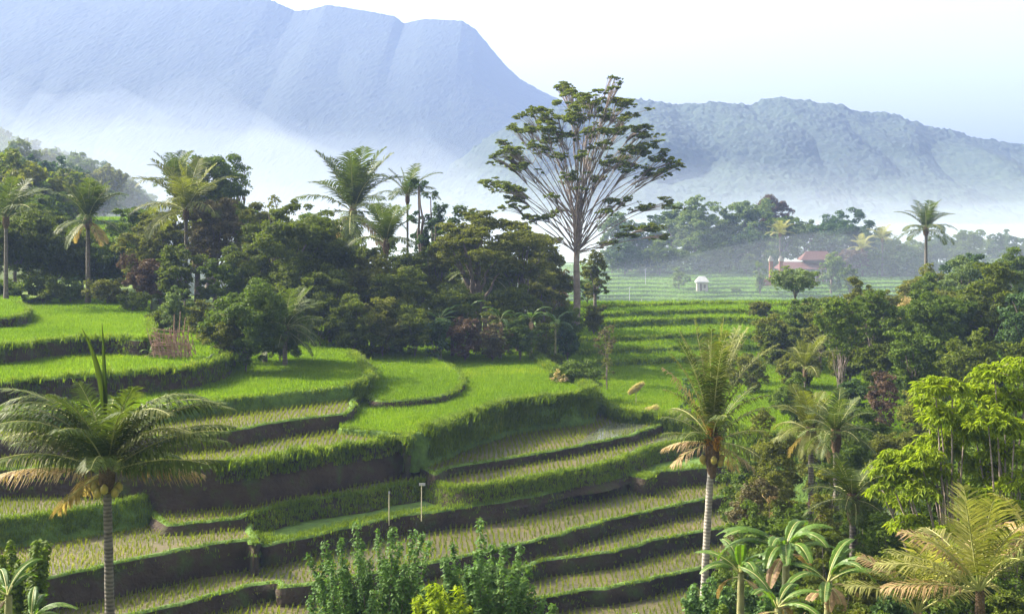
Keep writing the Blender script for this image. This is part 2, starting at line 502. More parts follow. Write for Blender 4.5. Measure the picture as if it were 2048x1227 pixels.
FLD['thi'] = slab(-13.9, [(680, 858), (720, 863), (760, 866), (811, 869), (850, 866), (1000, 815), (1100, 800), (1180, 789), (1175, 775), (1130, 757), (1095, 737), (1072, 716)], top=M_PADDY, drop=2.2, back=50, bank=M_BANK)
FLD['oval'] = slab(-13.4, [(722, 780), (735, 798), (760, 804), (800, 803), (860, 797), (905, 786), (928, 767), (924, 748), (893, 727), (850, 713), (800, 706)], top=M_PADDY, drop=.7, back=12)
FLD['la'] = slab(-13.3, [(-260, 885), (0, 880), (200, 880), (330, 875), (450, 865), (579, 842), (690, 829), (704, 824), (712, 812), (714, 795)], drop=1.4, back=20)
FLD['l1'] = slab(-12.5, [(-260, 836), (0, 832), (300, 821), (450, 803), (600, 786), (678, 777), (712, 772), (735, 760), (736, 745), (722, 725), (700, 708)], drop=1.6, back=68, top=M_PADDY, bank=M_BANK)
FLD['top2'] = slab(-11.1, [(-260, 780), (0, 768), (128, 758), (281, 748), (350, 742), (410, 732), (455, 715), (462, 695)], drop=1.8, back=60, top=M_PADDY)
FLD['top1'] = slab(-9.9, [(-260, 705), (0, 697), (102, 684), (204, 677), (286, 682), (305, 668), (300, 645)], drop=1.5, back=65, top=M_PADDY)
FLD['top0'] = slab(-9.1, [(-260, 640), (0, 638), (30, 636), (52, 630), (60, 620), (40, 608)], drop=1.0, back=25, top=M_PADDY)
# terraces beyond, climbing away on the right
for z, py, w in ((-15.0, 725, 1), (-14.6, 702, 1), (-14.2, 678, 1), (-13.5, 645, 1), (-13.0, 628, 1), (-12.7, 613, 1)):
    e = [(1085, py + 2), (1180, py + 3), (1300, py - 2), (1420, py - 6), (1550, py - 3), (1700, py + 2), (2000, py - 4), (2250, py)]
    FLD['s%d' % py] = slab(z, e, top=M_PADDY, drop=.9, back={725: 40, 702: 35, 678: 28, 645: 20, 628: 12, 613: 8}[py], bank=M_BANK, step=1.0, slope=.8)
# far hazy terraces
far_rows = [(-25.0, 606), (-24.2, 598), (-23.5, 590), (-22.9, 582), (-22.3, 574), (-21.7, 566), (-21.2, 559), (-20.6, 551), (-20.0, 544)]
for z, py in far_rows:
    o_ = rnd.uniform(-3, 3)
    e = [(1120, py), (1215, py + o_ * .4), (1300, py - 1), (1400, py + 2), (1480, py - o_ * .5), (1560, py + 1), (1700, py), (1900, py - 2), (2100, py)]
    FLD['far%d' % py] = slab(z, e, top=M_FARPADDY, drop=1.2, back=55, bank=M_BANK, step=2.5, slope=.3, lip=.2)
# bright terraces glimpsed on the left slope
for z, py in ((-7.4, 515), (-6.5, 496), (-5.5, 477), (-4.5, 459), (-3.5, 441)):
    FLD['lh%d' % py] = slab(z, [(140, py + 3), (200, py + 1), (260, py), (330, py - 2)], top=M_PADDY, drop=2.6, back=30, bank=M_BANK, step=1.5)


def sst(x, a, b):
    t = np.clip((x - a) / (b - a), 0, 1)
    return t * t * (3 - 2 * t)


def g(x, y):
    x = np.asarray(x, float); y = np.asarray(y, float)
    yy = np.maximum(y, 1.0)
    r = x / np.maximum(yy, 20)
    z = np.where(y < 58, -1.8 - .34 * np.maximum(y, -30), -21.52)
    z = z + 4.5 * sst(r, .17, .27) * sst(y, 50, 75) * (1 - sst(y, 160, 200))
    far = np.interp(y, [175, 250, 330, 345, 392, 460, 700, 1200, 6000], [-21.5, -29, -27, -26, -21.4, -21.5, -32, -36, -36])
    z = np.where(y > 175, far, z)
    # wooded slope behind the left trees
    px = 1024 + r * FPX
    zr = np.interp(px, [-600, 0, 200, 300, 450, 600], [40, 17, 3, -9, -26, -34])
    hill = np.interp(y, [150, 175, 600, 900], [0, .05, 1, 1.2])
    zh = -10.6 + hill * (zr + 10.6)
    w = sst(-r, .20, .27) * sst(y, 160, 180) * (1 - sst(y, 700, 1000))
    z = z * (1 - w) + (zh - .3) * w
    return z


def ground_z(x, y):
    z = float(g(x, y))
    X = np.array([x]); Y = np.array([y])
    for sz, poly, fr in SLABS:
        if sz > z and inpoly(X, Y, poly)[0]: z = sz
    return z


def make_ground():
    u = np.linspace(-1, 1, 150); xs = np.sinh(u * 4.6) / math.sinh(4.6) * 3400
    v = np.linspace(0, 1, 230); ys = -25 + (np.exp(v * 5.2) - 1) / (math.exp(5.2) - 1) * 2960
    X, Y = np.meshgrid(xs, ys)
    Z = g(X, Y)
    Z = Z + np.where(Y > 180, 1, 0) * (np.sin(X * .05 + Y * .03) * .4)
    V = np.stack([X, Y, Z], -1).reshape(-1, 3)
    nx, ny = len(xs), len(ys)
    i = np.arange(ny - 1)[:, None] * nx; j = np.arange(nx - 1)[None, :]
    F = np.stack([i + j, i + j + 1, i + nx + j + 1, i + nx + j], -1).reshape(-1, 4)
    return tag(build('ground', [(V, F, 0, None, True)], [M_GROUND]), kind='structure')


make_ground()


# ---------------------------------------------------------------- mountains
def mountain(name, ridge, dr, df, zb, mat, seed, nx=900, ny=110, treeh=7.0, gully=.10):
    """ridge: list of (px, py) of the skyline; the crest stands dr metres away, the foot df metres away"""
    rng = R_(int(seed * 10))
    px = np.linspace(ridge[0][0], ridge[-1][0], nx)
    py = np.interp(px, [p[0] for p in ridge], [p[1] for p in ridge])
    X = (px - 1024) / FPX * dr
    Hh = (HY - py) / FPX * dr
    kk = np.hanning(int(nx * .22) | 1); kk /= kk.sum(); hw = len(kk) // 2
    Hs = np.convolve(np.pad(Hh, hw, mode='edge'), kk, 'valid')
    t = np.concatenate([np.linspace(0, 1, ny), [1.08, 1.3]])
    G = np.zeros((len(t), nx, 3))
    for i, tt in enumerate(t):
        for j in range(nx):
            x = X[j] * 1.0
            if tt <= 1:
                yy = df + (dr - df) * tt
                bl = sst(tt, .45, 1.0); h = zb + (Hs[j] * (1 - bl) + Hh[j] * bl - zb) * (tt ** 1.05)
            else:
                yy = dr + (dr - df) * (tt - 1) * 1.2
                h = Hh[j] - (Hh[j] - zb) * (tt - 1) * 1.1
            q = noise.noise((x * .004 + seed, tt * 2.4, seed)) * .6 + abs(noise.noise((x * .011, tt * 3 + 3, seed))) * .8 - .25 + noise.noise((x * .03, tt * 6, seed)) * .06
            e = math.sin(min(tt, 1) * math.pi) ** .8
            bump = noise.noise((x * .12, yy * .12, seed)) * treeh * .6 + noise.noise((x * .3, yy * .3, seed)) * treeh * .35
            if .97 < tt <= 1: bump += max(0, noise.noise((x * .21, 7.7, seed))) * treeh * .9 + max(0, noise.noise((x * .06, 3.7, seed))) * treeh * .5
            G[i, j] = (x, yy - q * (dr - df) * gully * e, h + q * (Hh[j] - zb) * gully * e + bump)
    n0 = nx
    V = G.reshape(-1, 3)
    i = np.arange(len(t) - 1)[:, None] * n0; j = np.arange(nx - 1)[None, :]
    F = np.stack([i + j, i + j + 1, i + n0 + j + 1, i + n0 + j], -1).reshape(-1, 4)
    return tag(build(name, [(V, F, 0, None, False)], [mat]), kind='structure')


mountain('mountain', [(-900, 10), (-400, -8), (0, -18), (300, -16), (450, -12), (540, 0), (590, 22), (620, 20), (655, 10), (720, 20), (790, 33), (808, 47), (850, 38), (925, 42), (952, 60),
                      (985, 100), (1010, 130), (1040, 158), (1090, 186), (1180, 225), (1300, 290), (1450, 340), (1600, 380)], 2500, 1500, -60, M_FOREST2, 3.1, treeh=2.2, gully=.02)
mountain('mountain', [(900, 330), (1000, 260), (1100, 215), (1200, 203), (1270, 199), (1320, 205), (1345, 211), (1440, 204), (1500, 210), (1530, 201), (1560, 194), (1600, 203), (1680, 208), (1720, 224), (1790, 228), (1830, 246),
                      (1940, 272), (2048, 292), (2300, 330), (2800, 380)], 1500, 880, -45, M_FOREST, 8.4, treeh=3.6, gully=.13, nx=1100)


# ---------------------------------------------------------------- haze and valley mist
def volume_mat(name, color, dens, aniso=.0):
    m, N, K = nodes_of(name)
    v = N.new('ShaderNodeVolumePrincipled')
    v.inputs['Color'].default_value = (*color, 1)
    v.inputs['Density'].default_value = dens
    v.inputs['Anisotropy'].default_value = aniso
    o = N.new('ShaderNodeOutputMaterial'); K.new(v.outputs[0], o.inputs['Volume'])
    return m


V, F = box(0, 1460, 165, 7000, 2990, 464)
tag(build('haze', [(V, F, 0, None, False)], [volume_mat('haze', (.315, .43, .745), HAZE_DENSITY)]), kind='stuff')


def mist(cx, cy, cz, rx, ry, rz, dens, seed):
    n, m = 48, 20
    th = np.arange(n) / n * 2 * math.pi
    ph = np.linspace(-math.pi / 2, math.pi / 2, m + 2)[1:-1]
    V = []
    for p in ph:
        for t in th:
            d = (math.cos(p) * math.cos(t), math.cos(p) * math.sin(t), math.sin(p))
            k = 1 + .22 * noise.noise((d[0] * 2.2 + seed, d[1] * 2.2, d[2] * 1.5)) + .10 * noise.noise((d[0] * 6 + seed, d[1] * 6, d[2] * 3))
            V.append((cx + d[0] * rx * k, cy + d[1] * ry * k, cz + d[2] * rz * (k + .5 * noise.noise((d[0] * 5, d[1] * 5, seed)))))
    V += [(cx, cy, cz - rz), (cx, cy, cz + rz)]
    V = np.array(V); a = n * m
    i = np.arange(m - 1)[:, None] * n; j = np.arange(n)[None, :]; j2 = (j + 1) % n
    F = np.stack([i + j, i + j2, i + n + j2, i + n + j], -1).reshape(-1, 4)
    jj = np.arange(n); jk = (jj + 1) % n
    T = np.concatenate([np.stack([np.full(n, a), jk, jj], 1), np.stack([(m - 1) * n + jj, (m - 1) * n + jk, np.full(n, a + 1)], 1)])
    mm = volume_mat('mist', (.80, .88, 1.0), dens * .62)
    return tag(build('mist', [(V, F, 0, None, True), (V, T, 0, None, True)], [mm]), kind='stuff')


mist(-60, 860, -40, 900, 330, 32, .0009, 1.0)
mist(-100, 820, -40, 900, 350, 56, .00035, 2.0)
mist(-330, 950, -40, 520, 360, 100, .00025, 4.0)
mist(330, 720, -40, 560, 240, 42, .0009, 7.0)
mist(300, 760, -40, 600, 260, 60, .0003, 9.0)
mist(110, 420, -34, 300, 140, 28, .0026, 11.0)
mist(-130, 390, -20, 150, 160, 46, .0024, 13.0)


# ---------------------------------------------------------------- rice, grass
def blades(rng, pts, nb, h, spread, w, lean=.35, hv=.3):
    """nb tapering blades round every point"""
    n = len(pts) * nb
    B = np.repeat(pts, nb, 0) + np.concatenate([rng.normal(size=(n, 2)) * spread, np.zeros((n, 1))], 1)
    az = rng.uniform(0, 2 * math.pi, n)
    D = np.stack([np.cos(az), np.sin(az), np.zeros(n)], 1)
    Wd = np.stack([-np.sin(az), np.cos(az), np.zeros(n)], 1)
    H = h * rng.uniform(1 - hv, 1 + hv, (n, 1)); ln = rng.uniform(.1, 1, (n, 1)) * lean
    w = w * rng.uniform(.7, 1.3, (n, 1))
    pn = np.array([noise.noise((p[0] * .5, p[1] * .5, 6.)) + .6 * noise.noise((p[0] * .13, p[1] * .13, 1.)) for p in pts[::1]])
    H = H * (1 + .28 * np.repeat(pn, nb))[:, None]
    tip = B + D * H * ln + np.array([0, 0, 1]) * H * (1 - ln * .3)
    mid = B + D * H * ln * .3 + np.array([0, 0, 1]) * H * .55
    V = np.stack([B - Wd * w * .5, B + Wd * w * .5, mid + Wd * w * .45, tip, mid - Wd * w * .45], 1).reshape(-1, 3)
    k = np.arange(n) * 5
    F4 = np.stack([k, k + 1, k + 2, k + 4], 1); F3 = np.stack([k + 4, k + 2, k + 3], 1)
    t = np.repeat(rng.uniform(0, 1, n), 5)
    return V, F4, F3, t


def stuff_blades(name, label, mat, *args, **kw):
    V, F4, F3, t = blades(*args, **kw)
    o = build(name, [(V, F4, 0, t, False), (V, F3, 0, t, False)], [mat])
    return tag(o, label=label, cat=name.replace('_', ' '), kind='stuff')


def field_points(rng, key, sx, sy, ang, jit, inset=.3, x0=-60, x1=90, ymax=400, extra_mask=None):
    z, poly, fr = SLABS[list(FLD).index(key)]
    x0 = max(x0, poly[:, 0].min()); x1 = min(x1, poly[:, 0].max()); y0 = poly[:, 1].min(); y1 = min(ymax, poly[:, 1].max())
    cx, cy_ = (x0 + x1) / 2, (y0 + y1) / 2
    R = math.hypot(x1 - x0, y1 - y0) / 2 + 1
    u = np.arange(-R, R, sx); v = np.arange(-R, R, sy)
    U, Vv = np.meshgrid(u, v)
    U = U + .12 * np.sin(Vv * .35)
    X = cx + U * math.cos(ang) - Vv * math.sin(ang); Y = cy_ + U * math.sin(ang) + Vv * math.cos(ang)
    X = X.ravel() + rng.normal(size=X.size) * jit; Y = Y.ravel() + rng.normal(size=Y.size) * jit
    m = (X > x0) & (X < x1) & (Y > y0) & (Y < y1) & (np.abs(X) < Y * .40 + 2)
    X, Y = X[m], Y[m]
    m = inpoly(X, Y, poly)
    for z2, p2, _ in SLABS:
        if z2 > z + .01:
            q = inpoly(X, Y, p2); m &= ~q
    X, Y = X[m], Y[m]
    # keep off the bund
    d2 = np.full(len(X), 1e9)
    for p in fr[::1]:
        d2 = np.minimum(d2, (X - p[0]) ** 2 + (Y - p[1]) ** 2)
    m = d2 > inset ** 2
    return np.stack([X[m], Y[m], np.full(m.sum(), z)], 1)


PUDDLES = [([(1150, 892), (1180, 868), (1212, 850), (1262, 841), (1312, 848), (1250, 868), (1200, 884)], -15.9),
           ([(1226, 916), (1280, 893), (1325, 876), (1366, 868), (1372, 880), (1310, 893), (1270, 905)], -16.4),
           ([(1010, 1092), (1040, 1083), (1090, 1072), (1085, 1079), (1040, 1090)], -18.3)]
rng = R_(5)
for key, ang in (('f6', .12), ('f5', .12), ('f4', .14), ('f3', .14), ('ld', .16), ('lc', .14), ('lc2', .1), ('f1', .2), ('lb', .1), ('la', .1)):
    pts = field_points(rng, key, .29, .30, 0.02, .045, inset=.5)
    for pp_, zz_ in PUDDLES:
        if abs(zz_ - pts[0, 2]) < .01:
            pts = pts[~inpoly(pts[:, 0], pts[:, 1], np.array([on(a_, b_, zz_) for a_, b_ in pp_])) | (rng.uniform(size=len(pts)) < .12)]
    # thinner stands where the mud or the water shows
    nz = np.array([noise.noise((p[0] * .22, p[1] * .3, 2.)) for p in pts])
    pts = pts[(nz > -.45) | (rng.uniform(size=len(pts)) > .5)]
    stuff_blades('rice_seedlings', 'rows of young rice seedlings standing in the muddy paddy', G_SEED, rng, pts, 6, .25, .018, .026, lean=.32)
for key in ('thi', 'oval', 'tr', 'l1', 'top2', 'top1', 'top0'):
    pts = field_points(rng, key, .21, .23, .1, .05, inset=.4, ymax=140)
    if len(pts) > 45000: pts = pts[rng.permutation(len(pts))[:45000]]
    stuff_blades('rice_plants', 'dense bright green rice standing in the upper paddies', G_RICE, rng, pts, 7, .30, .09, .032, lean=.45)
for key in [k for k in FLD if k[0] == 's']:
    pts = field_points(rng, key, .36, .4, .05, .1, inset=.4, ymax=182, x1=70)
    stuff_blades('rice_plants', 'green rice on the narrow terraces beyond the trees', G_RICE, rng, pts, 5, .42, .12, .06, lean=.5)
for key in [k for k in FLD if k[:3] == 'far']:
    pts = field_points(rng, key, .9, .9, .05, .25, inset=.8, ymax=430, x1=140)
    stuff_blades('rice_plants', 'hazy rice on the distant terraces below the pavilion', G_FAR, rng, pts, 4, .5, .25, .2, lean=.6)
for key in [k for k in FLD if k[:2] == 'lh']:
    pts = field_points(rng, key, .5, .5, .05, .15, inset=.4, ymax=280, x0=-120)
    stuff_blades('rice_plants', 'bright rice on the left slope seen between the trees', G_RICE, rng, pts, 4, .5, .2, .1, lean=.5)


def edge_grass(key, n_m, h, spread_in=.28, wallfrac=.35, nb=6, wid=.03, mat=G_GRASS, span=None, label='grass fringing the earth bunds of the terraces', drop=1.2, slope=.1):
    z, poly, fr = SLABS[list(FLD).index(key)]
    px = 1024 + fr[:, 0] / fr[:, 1] * FPX
    if span: fr = fr[(px > span[0]) & (px < span[1])]
    if len(fr) < 3: return
    seg = np.linalg.norm(np.diff(fr, axis=0), axis=1); cum = np.concatenate([[0], np.cumsum(seg)])
    n = int(cum[-1] * n_m); s = rng.uniform(0, cum[-1], n)
    dn = np.array([noise.noise((q * .35, z, 4.)) for q in s]); s = s[dn > -.25 - .5 * rng.uniform(size=n)]; n = len(s)
    X = np.interp(s, cum, fr[:, 0]); Y = np.interp(s, cum, fr[:, 1])
    T = np.stack([np.interp(s + .3, cum, fr[:, 0]) - np.interp(s - .3, cum, fr[:, 0]), np.interp(s + .3, cum, fr[:, 1]) - np.interp(s - .3, cum, fr[:, 1])], 1)
    T = T / (np.linalg.norm(T, axis=1)[:, None] + 1e-6); Nn = np.stack([T[:, 1], -T[:, 0]], 1)   # outward (towards lower ground)
    onwall = rng.uniform(size=n) < wallfrac
    dep = np.where(onwall, rng.uniform(0, 1, n) ** 1.3 * drop, 0)
    off = np.where(onwall, slope * dep + .05, -rng.uniform(0, 1, n) * spread_in)
    pts = np.stack([X + Nn[:, 0] * off, Y + Nn[:, 1] * off, z - dep + .06], 1)
    stuff_blades('bank_grass', label, mat, rng, pts, nb, h, .07, wid, lean=.9, hv=.5)


for key in ('f5', 'f4', 'f3', 'ld', 'f1', 'la'):
    edge_grass(key, 13, .17, wallfrac=.32, drop=.9)
edge_grass('lc', 14, .17, wallfrac=.1, span=(280, 500))
edge_grass('lc', 110, .24, wallfrac=.85, drop=.95, slope=.75, nb=5, span=(495, 1500), label='thick grass on the long green bank')
edge_grass('ledge', 60, .2, spread_in=1.0, wallfrac=.15, nb=5)
edge_grass('lc2', 90, .25, wallfrac=.8, drop=1.1, slope=.5)
edge_grass('lb', 80, .32, spread_in=.5, wallfrac=.6, drop=.9, span=(430, 830), wid=.04, label='tall bushy grass hanging over the middle bank')
edge_grass('lb', 25, .25, wallfrac=.4, span=(-300, 430))
edge_grass('thi', 130, .44, spread_in=.5, wallfrac=.75, drop=1.7, span=(830, 1200), wid=.05, label='tall bushy grass hanging over the bank of the bright paddy')
edge_grass('thi', 25, .25, wallfrac=.4, span=(600, 830))
edge_grass('oval', 22, .18, wallfrac=.4, drop=.4)
edge_grass('l1', 30, .28, wallfrac=.55, drop=1.2)
edge_grass('l1', 110, .4, wallfrac=.8, drop=1.1, span=(700, 760))
edge_grass('top2', 40, .32, wallfrac=.6, drop=1.3)
edge_grass('top1', 40, .3, wallfrac=.5, drop=1.1)
edge_grass('top0', 30, .3, wallfrac=.4, drop=.8)
edge_grass('tr', 80, .45, spread_in=.5, wallfrac=.7, drop=2.0, wid=.05)
for k in [k for k in FLD if k[0] == 's']:
    edge_grass(k, 22, .35, wallfrac=.55, drop=.8, wid=.07, slope=.8)


# flooded corners of the paddies that mirror the sky
def puddle(px_poly, z):
    pts = catmull([on(px, py, z) for px, py in px_poly] + [on(*px_poly[0], z)], .4)[:-1]
    V = np.array([[p[0] + .15 * noise.noise((p[0], p[1], 1)), p[1] + .15 * noise.noise((p[0], p[1], 5)), z + .012] for p in pts])
    tri = np.array(tessellate_polygon([[Vector(v) for v in V]]))
    A = V; cr = np.cross(A[tri[:, 1]] - A[tri[:, 0]], A[tri[:, 2]] - A[tri[:, 0]])[:, 2]
    tri[cr < 0] = tri[cr < 0][:, ::-1]
    tag(build('paddy_water', [(V, tri, 0, None, False)], [M_WATER]), kind='structure')


for pp_, zz_ in PUDDLES:
    puddle(pp_, zz_)


def edge_clumps(key, gap, h, nb, span, inset=.15, mat=G_GRASS, wid=.045, label='bushy clumps of tall grass along the top of the terrace bank'):
    z, poly, fr = SLABS[list(FLD).index(key)]
    px = 1024 + fr[:, 0] / fr[:, 1] * FPX
    f = fr[(px > span[0]) & (px < span[1])]
    seg = np.linalg.norm(np.diff(f, axis=0), axis=1); cum = np.concatenate([[0], np.cumsum(seg)])
    s_ = np.arange(0, cum[-1], gap); s_ = s_ + rng.uniform(-.5, .5, len(s_)) * gap
    out = []
    for q in s_:
        X = np.interp(q, cum, f[:, 0]); Y = np.interp(q, cum, f[:, 1]); R = rng.uniform(.35, 1.45)
        n = int(nb * R); off = rng.normal(size=(n, 2)) * .24 * R
        out.append(np.stack([X + off[:, 0], Y + inset + rng.uniform(-.5, .2) + off[:, 1], np.full(n, z) - .1 + .25 * R * np.exp(-(off ** 2).sum(1) * 12)], 1))
    stuff_blades('bank_grass', label, mat, rng, np.concatenate(out), 2, h, .03, wid, lean=1.1, hv=.5)


edge_clumps('thi', .8, .55, 120, (835, 1190))
edge_clumps('lb', .75, .45, 85, (430, 825))
edge_clumps('l1', .8, .4, 40, (690, 770))
edge_clumps('top2', 1.0, .45, 40, (-50, 470))
edge_clumps('top1', 1.2, .45, 35, (-50, 310))
edge_clumps('tr', .9, .55, 50, (1185, 1800))


# ---------------------------------------------------------------- trees
def make_tree(loc, height, blobs, leafmat, L, W, dens, seed, name='broadleaf_tree', label=None, group=None, trunk_r=None, bark=None, fork=.35, nl=12,
              crown_name='crown', up=.35, shell=.55, cat='tree', lean=(0, 0)):
    """blobs are given relative to the base of the trunk"""
    rng = R_(seed)
    root = empty(name, loc)
    tag(root, label, cat, group)
    tr = trunk_r or height * .022
    top = np.mean([(b[0], b[1], b[2]) for b in blobs], axis=0)
    fk = np.array([top[0] * fork * .6, top[1] * fork * .6, height * fork])
    parts = []
    path = bez((0, 0, -.5), (fk[0] * .2, fk[1] * .2, height * fork * .5), fk, 7)
    V, F = tube(path, np.linspace(tr * 1.25, tr * .8, 7), 8); parts.append((V, F, 0, None, True))
    idx = rng.permutation(len(blobs))[:nl]
    for i in idx:
        b = np.array(blobs[i][:3])
        st = path[int(rng.integers(4, 7))]
        ctrl = st + (b - st) * .35 + np.array([0, 0, np.linalg.norm(b - st) * .28])
        p = bez(st, ctrl, b, 8)
        p[1:-1] += rng.normal(size=(6, 3)) * height * .008
        V, F = tube(p, np.linspace(tr * .5, tr * .10, 8), 5); parts.append((V, F, 0, None, True))
    build('trunk', parts, [bark or M_BARK], root)
    V, F, t = blob_leaves(rng, blobs, dens, L, W, up, shell)
    build(crown_name, [(V, F, 0, t, False)], [leafmat], root)
    return root


def tree_px(px, d, top, wpx, lowf, leafmat, seed, k=16, L=.28, W=.15, dens=.9, name='broadleaf_tree', label=None, group=None, dpx=0, **kw):
    """px,d place the trunk; top = pixel row of the crown's top; wpx = crown width in pixels; lowf = lowest crown height as a share of the tree"""
    x = (px - 1024) / FPX * d; zg = ground_z(x, d)
    zt = (HY - top) / FPX * d
    H = zt - zg
    rx = wpx / FPX * d / 2
    cz = H * (1 + lowf) / 2; rz = H * (1 - lowf) / 2
    rr = R_(seed)
    rmin, rmax = kw.pop('rmin', .28), kw.pop('rmax', .46)
    fl = kw.pop('flat', .8)
    bl = gen_blobs(rr, rx, rz, k, cz, rmin, rmax, fl)
    ox = dpx / FPX * d
    bl = [(b[0] + ox, b[1], min(b[2], H - b[4] * .8), b[3], b[4]) for b in bl]
    return make_tree((x, d, zg), H, bl, leafmat, L, W, dens, seed + 1, name=name, label=label, group=group, **kw)


def bush_px(px, d, top, wpx, leafmat, seed, k=9, L=.22, W=.11, dens=.9, name='leafy_shrub', label=None, group=None, zg=None, **kw):
    x = (px - 1024) / FPX * d
    zg = ground_z(x, d) if zg is None else zg
    H = (HY - top) / FPX * d - zg
    rx = wpx / FPX * d / 2
    rr = R_(seed); k = int(k * min(2.5, max(1, H / (2.2 * rx))) * 1.2)
    bl = gen_blobs(rr, rx, H * .5, k, H * .5, .3, .55, .85)
    bl = [(b[0], b[1], max(min(b[2], H - b[4] * .7), b[4] * .4), b[3], b[4]) for b in bl]
    return make_tree((x, d, zg), H, bl, leafmat, L, W, dens, seed + 1, name=name, label=label, group=group, cat=kw.pop('cat', 'shrub'), fork=.12, nl=k,
                     trunk_r=kw.pop('trunk_r', .06), crown_name='foliage', **kw)


# --- the tall feathery tree in the middle
def tall_tree():
    d = 150.0; bx, by = 1152, 655
    x0 = (bx - 1024) / FPX * d; zg = ground_z(x0, d)
    pads = [(500, 115, 45), (540, 150, 60), (722, 78, 22), (715, 118, 26), (640, 150, 50), (745, 185, 60), (600, 190, 70), (400, 215, 45), (340, 240, 36), (440, 262, 62), (560, 255, 55),
            (690, 240, 60), (790, 240, 36), (312, 300, 42), (400, 315, 62), (500, 335, 62), (605, 310, 55), (720, 305, 60), (832, 290, 42), (228, 362, 34), (300, 385, 60), (395, 372, 50), (222, 408, 26),
            (880, 330, 50), (865, 390, 62), (935, 432, 52), (770, 400, 40), (718, 450, 62), (800, 465, 46), (905, 492, 60), (972, 468, 36), (240, 452, 50), (320, 470, 42), (520, 508, 44), (190, 528, 48),
            (262, 556, 56), (285, 600, 50), (255, 632, 44), (722, 622, 44), (782, 608, 26), (852, 642, 44), (955, 625, 44), (700, 662, 34), (862, 735, 62), (920, 772, 40), (780, 765, 50), (640, 520, 30),
            (690, 805, 40), (470, 662, 36), (400, 685, 44), (330, 690, 40), (580, 420, 40), (650, 380, 40), (480, 420, 40), (560, 560, 26), (450, 590, 26)]
    rr = R_(77)
    pads += [(a_ + rr.uniform(-45, 45), b_ + rr.uniform(-24, 24), r_ * .62) for a_, b_, r_ in pads if b_ < 560]
    root = empty('tall_feathery_tree', (x0, d, zg))
    tag(root, 'tallest tree with many pale bare limbs and flat feathery leaf layers, in the middle', 'tree')
    parts = []
    S = FPX / d
    H = (655 - 165) / S

    def loc(cx, cyy, dy):
        px, py = 900 + cx / 2.19, 120 + cyy / 2.19
        dd = d + dy
        return np.array([(px - 1024) / FPX * dd - x0, dy, (HY - py) / FPX * dd - zg])
    stems = []
    V, F = tube([(-.1, 0, -.6), (.0, 0, 1.0), (.12, 0, H * .14), (.05, 0, H * .27), (.0, 0, H * .33)], [.58, .44, .38, .34, .2], 10); parts.append((V, F, 0, None, True))
    for sx, sd, topf in ((551, -.15, (530, 640)), (562, .1, (565, 560)), (573, .2, (597, 330))):
        p0 = np.array([(sx - 560) / 2.19 / S * .35, sd * .2, H * .24])
        p2 = loc(topf[0], topf[1], sd * 3)
        p1 = loc(sx, 600, sd * .5)
        p = bez(p0, p1, p2, 14)
        V, F = tube(p, np.linspace(.20, .06, 14), 8); parts.append((V, F, 0, None, True))
        stems.append(p)
    blobs = []
    for (cx, cyy, r) in pads:
        R = max(1.0, (480 - abs(cx - 570)) / 2.19 / S)
        dy = rr.uniform(-1, 1) * min(R, 9) * .75
        c = loc(cx, cyy, dy)
        rx = r / 2.19 / S
        for q in range(10):
            uu = rr.normal(size=2) * .62; small = q > 3
            blobs.append((c[0] + uu[0] * rx * (1.25 if small else .8), c[1] + uu[1] * rx, c[2] + rr.normal() * rx * .2 - .18 * abs(uu[0]) * rx, rx * (rr.uniform(.22, .42) if small else rr.uniform(.5, .75)), rx * (rr.uniform(.12, .2) if small else rr.uniform(.2, .34))))
        st = stems[int(rr.integers(0, 3))]
        zt = c[2]
        hs = max(H * .33, min(zt * rr.uniform(.45, .66), zt - 2.2))
        k = int(np.argmin(abs(st[:, 2] - hs))); s0 = st[k]
        ctrl = s0 * .55 + c * .45; ctrl[2] = s0[2] + (c[2] - s0[2]) * .35 + 0
        ctrl = np.array([s0[0] + (c[0] - s0[0]) * .5, s0[1] + (c[1] - s0[1]) * .5, s0[2] + (c[2] - s0[2]) * .68])
        if zt - s0[2] < 1: ctrl[2] = s0[2]
        p = bez(s0, ctrl, c - np.array([0, 0, .05]), 9)
        p[1:-1] += np.cumsum(rr.normal(size=(7, 3)) * .10, axis=0) * np.linspace(1, .2, 7)[:, None]
        V, F = tube(p, np.linspace(.062, .025, 9), 5); parts.append((V, F, 0, None, True))
        for q in range(9):
            b = blobs[-1 - q]
            m = p[6]
            V, F = tube(bez(m, (m + np.array(b[:3])) / 2 + [0, 0, .15], b[:3], 4), [.035, .03, .025, .02], 4); parts.append((V, F, 0, None, True))
    build('trunk', parts, [M_PALEBARK], root)
    V, F, t = blob_leaves(rr, blobs, .85, .23, .115, .45, .1, 6)
    build('crown', [(V, F, 0, t, False)], [L_ALB], root)


tall_tree()


